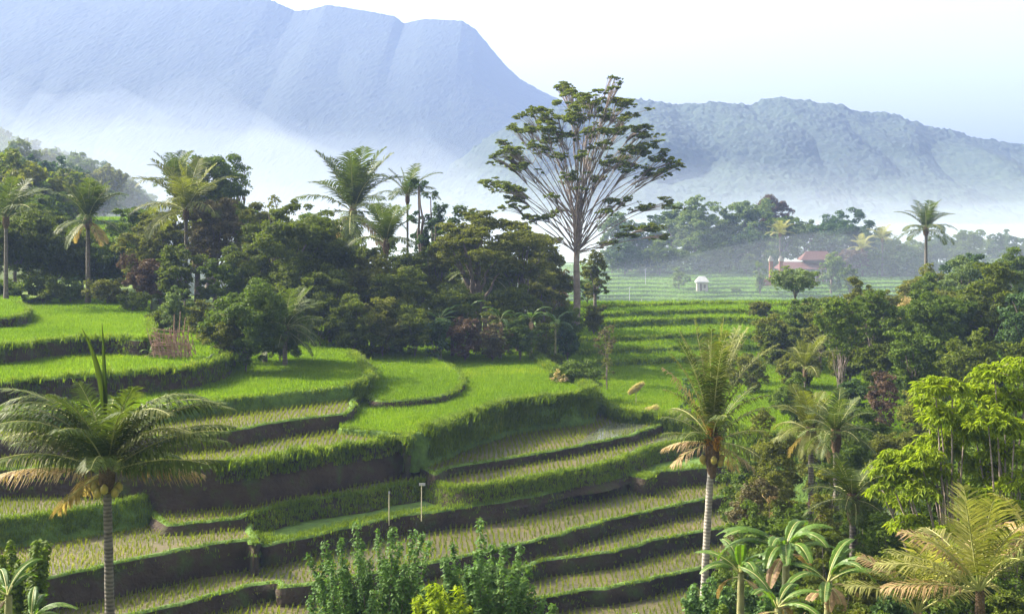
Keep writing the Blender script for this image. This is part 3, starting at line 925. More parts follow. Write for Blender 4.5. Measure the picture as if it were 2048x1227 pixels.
# --- palms
def frond_parts(rng, L, e0, droop, n=34, leaf=.75, hang=.5, width=.045, ragged=0.0, mat_leaf=0, mat_r=1, fold=.35, az=0.0, origin=(0, 0, 0), side=0.0, bare=.14, rr=.028):
    """one pinnate frond that starts at origin, heads out along azimuth az at elevation e0 and arches over by droop (radians)"""
    m = 18
    s = np.linspace(0, 1, m)
    e = e0 - droop * s ** 1.4
    ds = L / (m - 1)
    x = np.concatenate([[0], np.cumsum(np.cos(e[:-1]) * ds)]); z = np.concatenate([[0], np.cumsum(np.sin(e[:-1]) * ds)])
    y = side * (s ** 2) * L
    P_ = np.stack([x, y, z], 1)
    Tt = np.gradient(P_, axis=0); Tt = unit(Tt)
    parts = []
    V, F = tube(P_, np.linspace(rr, rr * .25, m), 5)
    LV, L4, L3, LT = [], [], [], []
    off = 0
    for sd in (-1, 1):
        for i in range(n):
            q = bare + (1 - bare) * (i + rng.uniform(-.2, .2)) / (n - 1)
            q = min(max(q, 0), 1)
            if rng.uniform() < ragged: continue
            p = np.array([np.interp(q, s, P_[:, c]) for c in range(3)])
            t = unit(np.array([np.interp(q, s, Tt[:, c]) for c in range(3)]))
            lat = np.array([0, sd, 0.0])
            upv = unit(np.cross(t, np.array([0, 1.0, 0])) * 1.0)
            if upv[2] < 0: upv = -upv
            if abs(t[2]) > .96: upv = np.array([-1.0, 0, 0]) * np.sign(t[2] + 1e-6)
            ll = leaf * (math.sin(math.pi * min(1, (q - bare) * .86 / (1 - bare) + .12)) ** .55) * rng.uniform(.85, 1.1)
            fw = .35 + .65 * q
            dr = unit(lat + t * fw + upv * fold + rng.normal(size=3) * .07)
            hg = np.array([0, 0, -1.0]) * hang * rng.uniform(.7, 1.2)
            d1 = unit(dr + hg * .35); d2 = unit(dr + hg * 1.3)
            p1 = p + d1 * ll * .5; p2 = p1 + d2 * ll * .5
            wv = unit(t - d1 * np.dot(t, d1)) * width * .5
            LV += [p - wv * .5, p + wv * .5, p1 - wv, p1 + wv, p2]
            L4.append((off, off + 1, off + 3, off + 2)); L3.append((off + 2, off + 3, off + 4)); off += 5
            LT += [min(1, max(0, rng.uniform(.1, .9)))] * 5
    LV = np.array(LV)
    ca, sa = math.cos(az), math.sin(az); Rm = np.array([[ca, sa, 0], [-sa, ca, 0], [0, 0, 1]])
    V = V @ Rm + origin; LV = LV @ Rm + origin
    return [(V, F, mat_r, None, True), (LV, np.array(L4), mat_leaf, LT, False), (LV, np.array(L3), mat_leaf, LT, False)]


FROND_CACHE = {}


def cached_frond(kind, mat, var):
    key = (kind, mat.name, var)
    if key not in FROND_CACHE:
        r = R_(abs(hash((kind, var))) % 9999 if False else (len(kind) * 131 + ord(kind[0]) * 7 + ord(kind[-1]) * 3 + var * 17))
        e, dr = {'spear': (1.50, .12), 'high': (1.25, .7), 'upper': (.95, 1.15), 'mid': (.55, 1.25), 'low': (.1, 1.1), 'hang': (-.5, .75)}[kind]
        e += r.uniform(-.1, .1); dr += r.uniform(-.2, .2)
        FROND_CACHE[key] = make_mesh('frond', frond_parts(r, 1.0, e, dr, n=30, leaf=.30 if kind != 'spear' else .16, hang=.75 if kind in ('low', 'mid', 'hang') else .35,
                                                         width=.024, rr=.010, side=r.uniform(-.08, .08)), [mat, M_RACHIS])
    return FROND_CACHE[key]


def palm_trunk(h, r, lean=(0, 0), bark=None, n=12, base=1.5):
    t = np.linspace(0, 1, n)
    path = np.stack([lean[0] * t ** 1.6, lean[1] * t ** 1.6, -.5 + (h + .5) * t], 1)
    rad = r * (1 + (base - 1) * np.exp(-t * 9)) * (1 - .25 * t)
    rad = rad * (1 + .05 * np.sin(np.arange(n) * 2.1))
    return tube(path, rad, 9)


def palm_px(px, d, crown_y, frond_px, label, seed, counts, mat=None, base_px=None, r=.17, bark=None, group=None, nuts=0, rot=0, dry=2, zg=None, azs=None, name='coconut_palm', bend=None):
    """crown_y: pixel row of the crown's heart; frond_px: frond length in pixels"""
    mat = mat or F_PALM
    rr = R_(seed)
    bpx = base_px if base_px is not None else px
    x = (bpx - 1024) / FPX * d
    zg = ground_z(x, d) if zg is None else zg
    h = (HY - crown_y) / FPX * d - zg
    lean = ((px - bpx) / FPX * d, 0)
    root = empty(name, (x, d, zg))
    tag(root, label, 'palm', group)
    V, F = palm_trunk(h, r, lean, base=1.6)
    build('trunk', [(V, F, 0, None, True)], [bark or M_PALMBARK], root)
    c = np.array([lean[0], lean[1], h])
    V, F = tube([c - (0, 0, .7), c - (0, 0, .2), c + (0, 0, .35), c + (0, 0, .8)], [r * .8, r * 1.7, r * 1.5, r * .5], 8)
    build('fibre_heart', [(V, F, 0, None, True)], [M_FIBRE], root)
    L = frond_px / FPX * d
    k = 0
    for kind, n in counts:
        for i in range(n):
            az = rot + 2 * math.pi * (i + .5 * k) / max(n, 1) + rr.uniform(-.3, .3)
            if azs and kind in azs: az = azs[kind][i % len(azs[kind])]
            m_ = F_DRY if (kind == 'hang' and dry and rr.uniform() < .6) else mat
            s = L * rr.uniform(.85, 1.1) * {'spear': .8, 'high': 1.0, 'upper': 1.05, 'mid': 1.0, 'low': .95, 'hang': .75}[kind]
            obj('frond', cached_frond(kind, m_, int(rr.integers(0, 3))), root, loc=tuple(c + (0, 0, .2)), rot=(rr.uniform(-.15, .15), 0, az), scale=s)
        k += 1
    for i in range(nuts):
        a = i * 2.4
        V, F = tube([(0, 0, -.14), (0, 0, -.08), (0, 0, .05), (0, 0, .14)], [.03, .12, .13, .03], 8)
        build('coconut', [(V, F, 0, None, True)], [M_NUT], root, loc=tuple(c + (math.cos(a) * .32, math.sin(a) * .32, -.25 - .1 * (i % 3))))
    return root


D2 = math.radians
palm_px(176, 133, 445, 90, 'dark coconut palm with a short upright tuft over the upper left paddy', 11, [('spear', 6), ('high', 11), ('upper', 5), ('mid', 2), ('low', 3), ('hang', 4)], r=.24, bend=0)
palm_px(12, 128, 442, 108, 'leftmost palm with long arching fronds above the dark trees', 12, [('spear', 1), ('high', 3), ('upper', 5), ('mid', 5)], mat=F_PALM, r=.2, azs={'upper': [D2(10), D2(-15), D2(170), D2(60), D2(-40)]})
palm_px(372, 135, 428, 118, 'palm with arching olive fronds against the round green tree', 13, [('spear', 2), ('high', 5), ('upper', 7), ('mid', 6), ('low', 3)], mat=F_PALMY, r=.2, azs={'high': [D2(170), D2(150), D2(200), D2(20), D2(90)]})
palm_px(350, 150, 372, 80, 'small dark palm whose tips rise left of the round green tree', 14, [('spear', 2), ('high', 5), ('upper', 4), ('mid', 4)], r=.2)
palm_px(706, 142, 428, 136, 'tall palm with stiff upright fronds on the skyline left of centre', 15, [('spear', 8), ('high', 9), ('upper', 5), ('mid', 3), ('low', 4), ('hang', 6)], mat=F_PALM, r=.27, base_px=720)
palm_px(772, 128, 492, 92, 'lower palm of upright fronds right of the tall skyline palm', 16, [('spear', 5), ('high', 8), ('upper', 5), ('mid', 4)], r=.2)
palm_px(815, 155, 398, 80, 'thin palm with side fronds beside the slender vine-clad tree', 17, [('spear', 2), ('high', 3), ('upper', 4), ('mid', 5)], r=.16, mat=F_PALM)
palm_px(1852, 190, 462, 66, 'single palm standing clear above the right hand trees', 18, [('spear', 2), ('high', 5), ('upper', 6), ('mid', 6), ('low', 5)], r=.25, zg=-16)
palm_px(570, 105, 665, 96, 'palm clump with drooping fronds at the foot of the big shrub', 19, [('high', 5), ('upper', 7), ('mid', 8), ('low', 6), ('hang', 3)], mat=F_PALM, r=.2, dry=0)
palm_px(530, 107, 660, 92, 'dark young palm behind the grassy plateau edge', 20, [('high', 3), ('upper', 6), ('mid', 8), ('low', 7), ('hang', 3)], mat=F_PALM, r=.2, dry=0)
palm_px(970, 134, 560, 90, 'dark palm under the spreading olive tree', 21, [('upper', 6), ('mid', 8), ('low', 7), ('hang', 5)], mat=F_PALM, r=.22)


# --- left foreground palm, frond by frond
def near_palm_left():
    d = 42.0
    rr = R_(31)
    x = (222 - 1024) / FPX * d; zg = ground_z(x, d)
    cx, cz = (214 - 1024) / FPX * d, (HY - 965) / FPX * d
    root = empty('coconut_palm', (x, d, zg))
    tag(root, 'large coconut palm at left front with two tall unopened spear leaves', 'palm')
    h = cz - zg
    V, F = palm_trunk(h, .165, (cx - x, 0), n=26, base=1.3)
    build('trunk', [(V, F, 0, None, True)], [M_PALMBARK], root)
    c = np.array([cx - x, 0, h])
    V, F = tube([c - (0, 0, .3), c + (0, 0, .05), c + (0, 0, .4), c + (0, 0, .95)], [.14, .24, .25, .12], 10)
    build('fibre_heart', [(V, F, 0, None, True)], [M_FIBRE], root)
    # az, elevation, length, droop, hang, matkey, ragged
    fr = [(5, 55, 3.9, 1.10, .35, 0, 0), (-12, 40, 3.7, .95, 1.0, 0, 0), (20, 20, 3.2, .55, 1.1, 0, .05), (-30, 5, 2.7, .5, 1.1, 1, .1), (60, 62, 3.2, 1.0, .5, 0, 0), (40, 78, 2.6, .5, .4, 0, 0),
          (178, 52, 3.9, 1.25, .9, 0, 0), (165, 68, 3.8, 1.2, .4, 0, 0), (195, 36, 3.5, 1.0, 1.2, 2, 0), (150, 30, 3.2, .9, 1.0, 0, .1), (215, 15, 2.9, .8, 1.2, 2, .1), (235, -10, 2.3, .6, 1.0, 1, .2),
          (-75, 50, 3.0, 1.2, .6, 0, 0), (-100, 65, 2.8, 1.1, .6, 0, 0), (-130, 40, 3.1, 1.1, .9, 0, 0), (100, 55, 3.2, 1.1, .6, 0, 0), (120, 70, 3.2, .9, .5, 0, 0), (80, 35, 3.0, 1.0, .8, 0, 0),
          (-55, 20, 2.8, .9, 1.1, 0, .05), (185, 8, 3.3, .5, 1.2, 1, .15), (200, -25, 2.0, .5, .8, 1, .2), (-5, 12, 3.2, .3, 1.2, 0, .0), (-150, 80, 2.6, .5, .5, 0, 0)]
    mats = [F_PALM, F_DRY, F_PALMY]
    fr += [(0, 78, 3.9, 1.9, .5, 0, 0), (175, 76, 4.0, 1.95, .5, 0, 0), (35, 72, 3.6, 1.7, .6, 2, 0), (150, 74, 3.7, 1.7, .6, 0, .05), (-40, 70, 3.6, 1.6, .7, 0, .05), (8, 66, 4.0, 1.5, .5, 0, 0), (-8, 58, 4.1, 1.45, .7, 0, 0), (172, 62, 4.1, 1.7, .6, 0, 0), (188, 45, 3.9, 1.3, 1.0, 0, 0), (140, 55, 3.8, 1.3, .7, 0, 0), (30, 50, 3.6, 1.2, .8, 2, 0), (-25, 30, 3.5, .9, 1.1, 0, 0), (205, 30, 3.4, .9, 1.1, 0, 0), (-160, 60, 3.6, 1.4, .7, 0, 0), (15, 35, 3.9, .7, 1.1, 0, 0)]
    for az, e, L, dr, hg, mk, rg in fr:
        L *= 1.1
        ps = frond_parts(rr, L, D2(e), dr, n=54, leaf=.9, hang=hg * 1.2, width=.055, ragged=rg, az=-D2(az), rr=.032, side=rr.uniform(-.06, .06), fold=.25)
        build('frond', ps, [mats[mk], M_RACHIS], root, loc=tuple(c + (0, 0, .3)))
    # unopened spear leaves
    for top_px, top_py, w, mid in ((208, 645, .065, (0, 0)), (168, 655, .10, (-.05, 0))):
        tp = np.array([(top_px - 1024) / FPX * d - x, -.2, (HY - top_py) / FPX * d - zg])
        p = bez(c + (0, 0, .5), (c + tp) / 2 + np.array([.02 if top_px > 190 else .42, 0, .9]), tp, 14)
        t = np.linspace(0, 1, 14)
        wd = w * np.clip(np.sin(math.pi * np.clip(t * .85 + .12, 0, 1)), .08, 1)
        wd[:5] *= .5
        A = p + np.stack([wd, 0 * t, 0 * t], 1); B = p - np.stack([wd, 0 * t, 0 * t], 1); Cc = p + np.stack([0 * t, wd * .7 + .02, 0 * t], 1)
        V = np.concatenate([A, Cc, B]); i = np.arange(13)
        F = np.concatenate([np.stack([i, i + 1, i + 15, i + 14], 1), np.stack([i + 14, i + 15, i + 29, i + 28], 1)])
        build('spear_leaf', [(V, F, 0, np.full(len(V), .05), True)], [F_PALM], root)
    for i in range(8):     # coconuts and the fruit stalks
        a = i * 2.39
        V, F = tube([(0, 0, -.15), (0, 0, -.09), (0, 0, .05), (0, 0, .15)], [.03, .11, .12, .03], 9)
        build('coconut', [(V, F, 0, None, True)], [M_NUT], root, loc=tuple(c + (math.cos(a) * .36, math.sin(a) * .36, -.12 - .12 * (i % 2))))


near_palm_left()


# --- right foreground palm with the pale trunk
def near_palm_right():
    d = 50.0
    rr = R_(33)
    x = (1400 - 1024) / FPX * d; zg = ground_z(x, d)
    cx, cz = (1424 - 1024) / FPX * d, (HY - 905) / FPX * d
    root = empty('coconut_palm', (x, d, zg))
    tag(root, 'slim coconut palm with a pale trunk and sparse ragged upright fronds, right of centre', 'palm')
    h = cz - zg
    V, F = palm_trunk(h, .16, (cx - x, 0), bark=M_PALEPALM, n=26, base=1.4)
    build('trunk', [(V, F, 0, None, True)], [M_PALEPALM], root)
    c = np.array([cx - x, 0, h])
    V, F = tube([c - (0, 0, .9), c - (0, 0, .3), c + (0, 0, .2), c + (0, 0, .9), c + (0, 0, 1.3)], [.13, .24, .27, .2, .08], 10)
    build('fibre_heart', [(V, F, 0, None, True)], [M_FIBRE], root)
    fr = [(10, 86, 4.5, .06, .25, 3, .1), (170, 85, 4.4, .12, .3, 3, .15), (120, 82, 4.3, .25, .4, 3, .15), (60, 82, 4.2, .3, .4, 3, .2), (190, 80, 4.1, .3, .5, 3, .2), (-10, 82, 4.3, .5, .5, 2, .15), (-60, 78, 4.2, .6, .6, 2, .2),
          (25, 66, 3.3, 1.1, .6, 2, .2), (160, 68, 3.4, 1.0, .6, 2, .2), (0, 48, 3.3, .9, .7, 2, .25), (185, 45, 2.4, .8, .7, 0, .25), (175, 25, 2.2, .6, 1.0, 0, .3), (-15, 22, 2.8, .7, .9, 2, .3),
          (-90, 55, 3, 1.1, .8, 0, .2), (90, 55, 3, 1.1, .8, 0, .2), (-130, 50, 2.8, 1.1, .8, 2, .2), (40, 8, 2.4, .7, 1.0, 2, .3), (15, -20, 2.0, .5, 1.0, 1, .4), (165, -12, 2.0, .6, 1.0, 1, .35),
          (-40, -30, 2.0, .5, 1.0, 1, .4), (-70, 30, 2.6, 1.0, .9, 0, .2), (130, 35, 2.6, 1.0, .9, 0, .2), (200, 5, 2.2, .7, 1, 1, .3), (-25, 60, 3.4, .8, .8, 0, .2)]
    mats = [F_PALM, F_DRY, F_PALMY, F_PALMY]
    fr += [(170, 84, 4.0, .5, .6, 2, .1), (10, 84, 4.0, .55, .6, 2, .1), (150, 80, 3.9, .4, .6, 0, .1), (-30, 84, 4.3, .3, .5, 3, .1), (-5, 76, 4.4, .95, .5, 2, .1), (178, 76, 3.6, .5, .7, 2, .15), (80, 80, 4.0, .5, .6, 0, .1), (-80, 80, 3.8, .5, .6, 2, .1), (20, 72, 3.6, .7, .7, 0, .15), (195, 70, 3.2, .6, .8, 1, .2)]
    for az, e, L, dr, hg, mk, rg in fr:
        if e < 70: L *= .86
        ps = frond_parts(rr, L, D2(e), dr, n=54, leaf=.66, hang=hg * 1.1, width=.045, ragged=.08 + rg * 1.1, az=-D2(az), rr=.026, side=rr.uniform(-.10, .10), fold=.3)
        build('frond', ps, [mats[mk], M_RACHIS], root, loc=tuple(c + (0, 0, .35)))
    V, F, t = blob_leaves(rr, [(c[0] - .15, -.1, c[2] + .7, .22, .5), (c[0] + .05, -.2, c[2] + .45, .22, .35)], 1.0, .3, .06)
    build('flower_stalk', [(V, F, 0, t, False)], [F_ORANGE], root)
    for i in range(7):
        a = i * 2.39
        V, F = tube([(0, 0, -.15), (0, 0, -.09), (0, 0, .05), (0, 0, .15)], [.03, .11, .12, .03], 9)
        build('coconut', [(V, F, 0, None, True)], [M_NUT], root, loc=tuple(c + (math.cos(a) * .34, math.sin(a) * .34, -.2 - .12 * (i % 2))))


near_palm_right()

palm_px(1622, 66, 872, 96, 'palm with drooping tan and dark fronds behind the pale trunked palm', 41, [('spear', 3), ('high', 5), ('upper', 7), ('mid', 6), ('low', 4), ('hang', 4)], mat=F_PALMY, r=.16, azs={'upper': [D2(0), D2(-20), D2(170), D2(190), D2(40), D2(140), D2(-80)]})
palm_px(1672, 62, 878, 92, 'dark fronded palm right of the drooping tan palm', 42, [('high', 4), ('upper', 6), ('mid', 6), ('low', 4)], mat=F_PALM, r=.15)
palm_px(1706, 50, 1010, 112, 'palm with grey-green fronds deep in the right undergrowth', 43, [('high', 3), ('upper', 6), ('mid', 6), ('low', 5)], mat=F_PALM, r=.15)
palm_px(1610, 100, 745, 74, 'thin young palm with pale upright fronds by the multi-stemmed tree', 44, [('spear', 3), ('high', 5), ('upper', 4), ('mid', 2)], mat=F_PALMY, r=.1)


# --- background and middle distance trees
T = tree_px
T(30, 138, 425, 190, .18, L_DARK, 101, k=26, name='dark_tree', label='very dark tree at the left edge behind the upper paddy')
T(112, 143, 440, 170, .12, L_DARK, 103, k=22, name='dark_tree', label='dark leafy tree between the left edge and the tufted palm')
T(232, 146, 470, 150, .10, L_MID, 105, k=18, name='mid_green_tree', label='mid green tree right of the tufted palm')
T(418, 163, 288, 160, .42, L_MID, 107, k=24, name='round_crowned_tree', label='round dense green tree rising highest on the left', rmin=.3, rmax=.45)
T(480, 166, 300, 60, .6, L_MID, 109, k=8, name='slender_tree', label='sprigs of a slender tree right of the round green tree', dens=.4)
T(432, 134, 372, 130, .22, L_BROWN, 111, k=22, name='vine_clad_tree', label='brown tinged vine-clad tree below the round green tree', dens=1.0)
T(300, 140, 432, 130, .05, L_OLIVE, 113, k=18, name='olive_tree', label='olive tree under the arching palm fronds')
T(292, 128, 500, 110, .04, L_RED, 115, k=14, name='russet_tree', label='russet tinged tree behind the stick pile', dens=.7)
T(360, 126, 470, 120, .04, L_DARK, 117, k=16, name='dark_tree', label='dark bushy tree behind the small yellow-green sapling')
T(590, 127, 392, 250, .10, L_DARK, 119, k=40, name='broad_dark_tree', label='broad rounded dark tree left of centre', rmin=.2, rmax=.34)
T(512, 132, 402, 130, .12, L_OLIVE, 121, k=18, name='olive_tree', label='olive topped tree between the vine-clad and the broad dark tree')
T(548, 140, 378, 40, .7, L_OLIVE, 122, k=6, name='slender_tree', label='bare topped sapling poking above the broad dark tree', dens=.5)
T(655, 130, 448, 130, .04, L_DARK, 123, k=22, name='dark_tree', label='dark tree filling the right shoulder of the broad dark tree')
T(745, 127, 500, 170, .02, L_OLIVE, 125, k=26, name='olive_tree', label='olive thicket tree below the lower palm')
T(800, 124, 512, 160, .02, L_DARK, 127, k=24, name='dark_tree', label='dark tree between the thicket and the spreading tree')
T(842, 152, 322, 58, .30, L_BLUE, 129, k=14, name='vine_clad_tree', label='slender vine-clad tree with a blue-green column of leaves', rmin=.35, rmax=.6)
T(868, 158, 368, 60, .5, L_BLUE, 131, k=10, name='slender_tree', label='blue-green tree just right of the slender vine-clad one')
T(955, 130, 395, 230, .42, L_OLIVE, 133, k=34, name='spreading_tree', label='spreading olive tree with a dark open trunk left of the tallest tree', flat=.45, rmin=.16, rmax=.28, dens=.7, trunk_r=.38)
T(1045, 136, 420, 130, .30, L_OLIVE, 135, k=20, name='olive_tree', label='lighter olive tree between the spreading and the tallest tree', flat=.55, dens=.65)
T(905, 124, 560, 150, .02, L_DARK, 137, k=18, name='dark_tree', label='dark low tree in front of the spreading tree trunk')
T(1035, 128, 560, 140, .02, L_DARK, 139, k=18, name='dark_tree', label='dark low tree at the edge of the bright paddy')
T(1190, 164, 482, 70, .02, L_OLIVE, 141, k=14, name='olive_tree', label='low olive tree just behind the base of the tallest tree')
T(1120, 168, 520, 60, .02, L_BROWN, 143, k=10, name='brown_tree', label='brown bushy tree beside the brick house')
B = bush_px
B(492, 101.5, 562, 150, L_MID, 151, k=22, label='big sunlit shrub on the grassy plateau', dens=.8)
B(450, 100.5, 625, 100, L_OLIVE, 153, k=10, label='yellowish shrub at the left foot of the big shrub', dens=.6)
B(560, 108, 600, 110, L_MID, 155, k=12, label='shrub at the right shoulder of the big shrub')
B(352, 108, 556, 58, L_PALE, 157, k=7, label='small yellow-green sapling behind the stick pile')
B(402, 110, 590, 60, L_OLIVE, 159, k=7, label='olive shrub between the sapling and the big shrub')
for i, (px, d, tp, w, mt, lb) in enumerate([
        (20, 132, 560, 90, L_MID, 'low green shrub at the far left of the upper paddy'), (85, 133, 548, 100, L_DARK, 'dark shrub below the leftmost palm'),
        (140, 134, 560, 70, L_MID, 'green shrub left of the tufted palm trunk'), (215, 132, 556, 90, L_OLIVE, 'olive shrub right of the tufted palm trunk'),
        (265, 124, 585, 70, L_DARK, 'dark shrub under the russet tree'), (325, 118, 612, 80, L_DARK, 'dark shrub behind the sticks'), (395, 116, 620, 90, L_DARK, 'dark low shrub between sapling and big shrub'),
        (640, 119, 585, 110, L_DARK, 'dark shrub at the right foot of the broad dark tree'), (705, 118, 575, 110, L_DARK, 'dark thicket shrub facing the oval paddy'), (765, 119, 590, 110, L_OLIVE, 'olive thicket shrub facing the oval paddy'),
        (830, 119, 600, 110, L_DARK, 'dark shrub above the round end of the oval paddy'), (870, 119, 622, 80, L_BLUE, 'blue-green shrub behind the bright paddy'), (930, 120, 628, 90, L_RED, 'reddish low shrub behind the bright paddy'),
        (985, 120, 630, 80, L_BROWN, 'brown low shrub behind the bright paddy'), (1040, 121, 632, 80, L_MID, 'green low shrub at the back right of the bright paddy'), (1090, 124, 628, 80, L_DARK, 'dark shrub near the corner of the bright paddy'),
        (1135, 130, 640, 60, L_BLUE, 'blue-green shrub at the foot of the tallest tree'), (1175, 170, 540, 70, L_MID, 'hazy shrub right of the tallest trunk')]):
    B(px, d, tp, w, mt, 160 + i * 2, k=9, label=lb, dens=.75)
# the small bushy shrub island on the right of the bright paddy
B(1160, 107, 730, 105, L_MID, 211, k=12, label='low bushy shrub at the right corner of the bright paddy', zg=-15.2)
B(1118, 106, 735, 34, L_CREAM, 213, k=4, label='dry cream coloured shrub at the corner of the bright paddy', dens=.4, zg=-14.2)
T(1213, 116, 640, 56, .35, L_BROWN, 215, k=8, name='thin_sapling', label='thin half bare sapling before the narrow terraces', dens=.3, trunk_r=.05, L=.2, W=.1)
T(1214, 113, 690, 40, .1, L_OLIVE, 217, k=5, name='thin_sapling', label='short leafy sapling beside the half bare one', dens=.4, trunk_r=.04, L=.2, W=.1)

# --- right hand trees
T(1590, 168, 536, 100, .35, L_PALE, 301, k=16, name='light_green_tree', label='light green round tree in front of the pavilion', dens=.55)
T(1680, 106, 575, 120, .38, L_MID, 303, k=20, name='multi_stemmed_tree', label='multi-stemmed tree with thin pale branches at right', bark=M_PALEBARK, dens=.6, fork=.08, nl=20, trunk_r=.055)
T(1745, 112, 565, 100, .3, L_MID, 305, k=18, name='mid_green_tree', label='mid green tree right of the multi-stemmed tree', dens=.75)
T(1640, 124, 610, 90, .1, L_OLIVE, 307, k=14, name='olive_tree', label='olive tree behind the multi-stemmed tree', dens=.6)
T(1545, 130, 620, 90, .08, L_OLIVE, 309, k=12, name='olive_tree', label='olive tree right of the narrow terraces', dens=.5)
T(1850, 150, 530, 110, .05, L_OLIVE, 311, k=24, name='olive_tree', label='olive tree just below the single right palm', dens=.8)
T(1880, 110, 560, 170, .05, L_MID, 313, k=30, name='mid_green_tree', label='wide green tree in the right hand mass', dens=.9)
T(1985, 112, 505, 150, .05, L_DARK, 315, k=32, name='dark_tree', label='tall dark tree at the right edge')
T(2060, 104, 515, 140, .05, L_BLUE, 317, k=24, name='dark_tree', label='blue-green tree cut by the right edge')
T(1930, 145, 500, 110, .1, L_PALE, 319, k=18, name='light_green_tree', label='paler tree top left of the tall dark tree')
T(1830, 98, 640, 120, .02, L_MID, 321, k=20, name='mid_green_tree', label='low green tree above the bright leafed tree')
T(1960, 94, 640, 150, .02, L_DARK, 323, k=24, name='dark_tree', label='shadowed tree behind the bright leafed tree')
T(2050, 92, 640, 110, .02, L_DARK, 325, k=18, name='dark_tree', label='shadowed tree at the right edge behind the bright leaves')
T(1905, 100, 690, 120, .02, L_DARK, 327, k=18, name='dark_tree', label='low shadowed tree left of the bright leafed tree')
B(1820, 125, 572, 60, L_CREAM, 331, k=8, label='cream flowering shrub in the right hand trees', dens=.35, zg=-14.5)
B(1765, 92, 738, 74, L_RED, 333, k=9, label='purplish shrub in front of the right hand trees', dens=.55)
B(1700, 94, 745, 80, L_BLUE, 335, k=9, label='blue-green shrub left of the purplish shrub')
B(1850, 88, 770, 110, L_OLIVE, 337, k=12, label='olive shrub right of the purplish shrub')
B(1380, 98, 738, 70, L_BLUE, 339, k=3, label='blue-green shrub half hidden by the ragged palm', dens=.3)
B(1460, 118, 668, 60, L_OLIVE, 341, k=7, label='small olive shrub on the narrow terraces', dens=.5)

# --- far trees round the pavilion
far_spec = [(1235, 400, 398, 70, 'pale', 0), (1262, 395, 440, 60, 'blue', 0), (1300, 402, 420, 60, 'blue', 0), (1345, 410, 400, 70, 'mid', 0), (1390, 398, 382, 95, 'pale', 0), (1400, 390, 440, 70, 'pale', 0), (1440, 405, 395, 70, 'pale', 0),
            (1478, 410, 392, 90, 'pale', 0), (1520, 404, 385, 100, 'pale', 0), (1490, 392, 452, 80, 'blue', 0), (1548, 420, 370, 80, 'russet', 0), (1565, 398, 420, 80, 'mid', 0), (1610, 412, 430, 70, 'pale', 0), (1650, 414, 440, 60, 'russet', 0),
            (1690, 398, 418, 110, 'blue', 0), (1735, 400, 450, 80, 'blue', 0), (1660, 400, 470, 60, 'mid', 0), (1785, 395, 470, 80, 'pale', 0), (1830, 400, 480, 70, 'mid', 0), (1880, 405, 470, 80, 'blue', 0), (1930, 400, 450, 70, 'mid', 0), (1975, 410, 470, 60, 'mid', 0),
            (2010, 395, 458, 60, 'blue', 0), (2045, 400, 475, 60, 'mid', 0), (1250, 388, 480, 70, 'blue', 0), (1320, 388, 478, 60, 'mid', 0), (1440, 388, 480, 60, 'mid', 0), (1700, 384, 492, 60, 'russet', 0), (1545, 386, 480, 40, 'pale', 0),
            (1755, 386, 500, 60, 'mid', 0), (1815, 385, 505, 60, 'blue', 0)]
far_mat = {'pale': L_PALE, 'blue': L_BLUE, 'mid': L_MID, 'russet': L_RED}
far_n = {}
far_ord = ['leftmost', 'second', 'third', 'fourth', 'fifth', 'sixth', 'seventh', 'eighth', 'ninth', 'tenth', 'eleventh', 'twelfth']
far_lab = {'pale': 'pale green', 'blue': 'blue-green', 'mid': 'mid green', 'russet': 'russet'}
far_spec.sort()
for i, (px, d, tp, w, kd, _) in enumerate(far_spec):
    T(px, d, tp, w * 1.25, .02, far_mat[kd], 400 + 2 * i, k=30, L=.6, W=.34, dens=.8, name='distant_tree', label='hazy %s tree in the distant grove, %s of that colour%s' % (far_lab[kd], far_ord[far_n.setdefault(kd, 0)], '' if far_n[kd] == 0 else ' from the left'), group='trees of the distant grove', rmin=.2, rmax=.36, nl=6)
    far_n[kd] += 1
for i, px in enumerate(range(1225, 1530, 24)):
    B(px + rnd.uniform(-8, 8), 388 + rnd.uniform(-3, 6), rnd.uniform(495, 518), rnd.uniform(40, 62), [L_MID, L_BLUE, L_PALE][i % 3], 1100 + 2 * i, k=8, L=.5, W=.3, dens=.7, name='distant_shrub',
      label='hazy shrub at the foot of the distant grove', group='shrubs under the distant grove')
for i, px in enumerate(range(1665, 2070, 30)):
    B(px + rnd.uniform(-8, 8), 388 + rnd.uniform(-3, 6), rnd.uniform(500, 525), rnd.uniform(40, 66), [L_MID, L_BLUE, L_PALE][i % 3], 1140 + 2 * i, k=8, L=.5, W=.3, dens=.7, name='distant_shrub',
      label='hazy shrub right of the pavilion at the foot of the distant grove', group='shrubs right of the pavilion')
# two lone trees on the far terraces
T(1358, 356, 535, 44, .1, L_PALE, 470, k=9, L=.6, W=.35, name='distant_tree', label='pale round tree standing alone on the far terraces left of the white hut')
T(1470, 352, 575, 26, .1, L_MID, 472, k=6, L=.6, W=.35, name='distant_tree', label='tiny dark tree alone at the front of the far terraces', dens=.7)
for i, (px, py) in enumerate([(1560, 470), (1765, 480), (1725, 500)]):
    palm_px(px, 384, py, 34, ['pale far palm left of the pavilion', 'far palm right of the pavilion trees', 'low far palm beside the pavilion'][i], 480 + i, [('high', 4), ('upper', 6), ('mid', 5)], mat=F_TAN, r=.3)


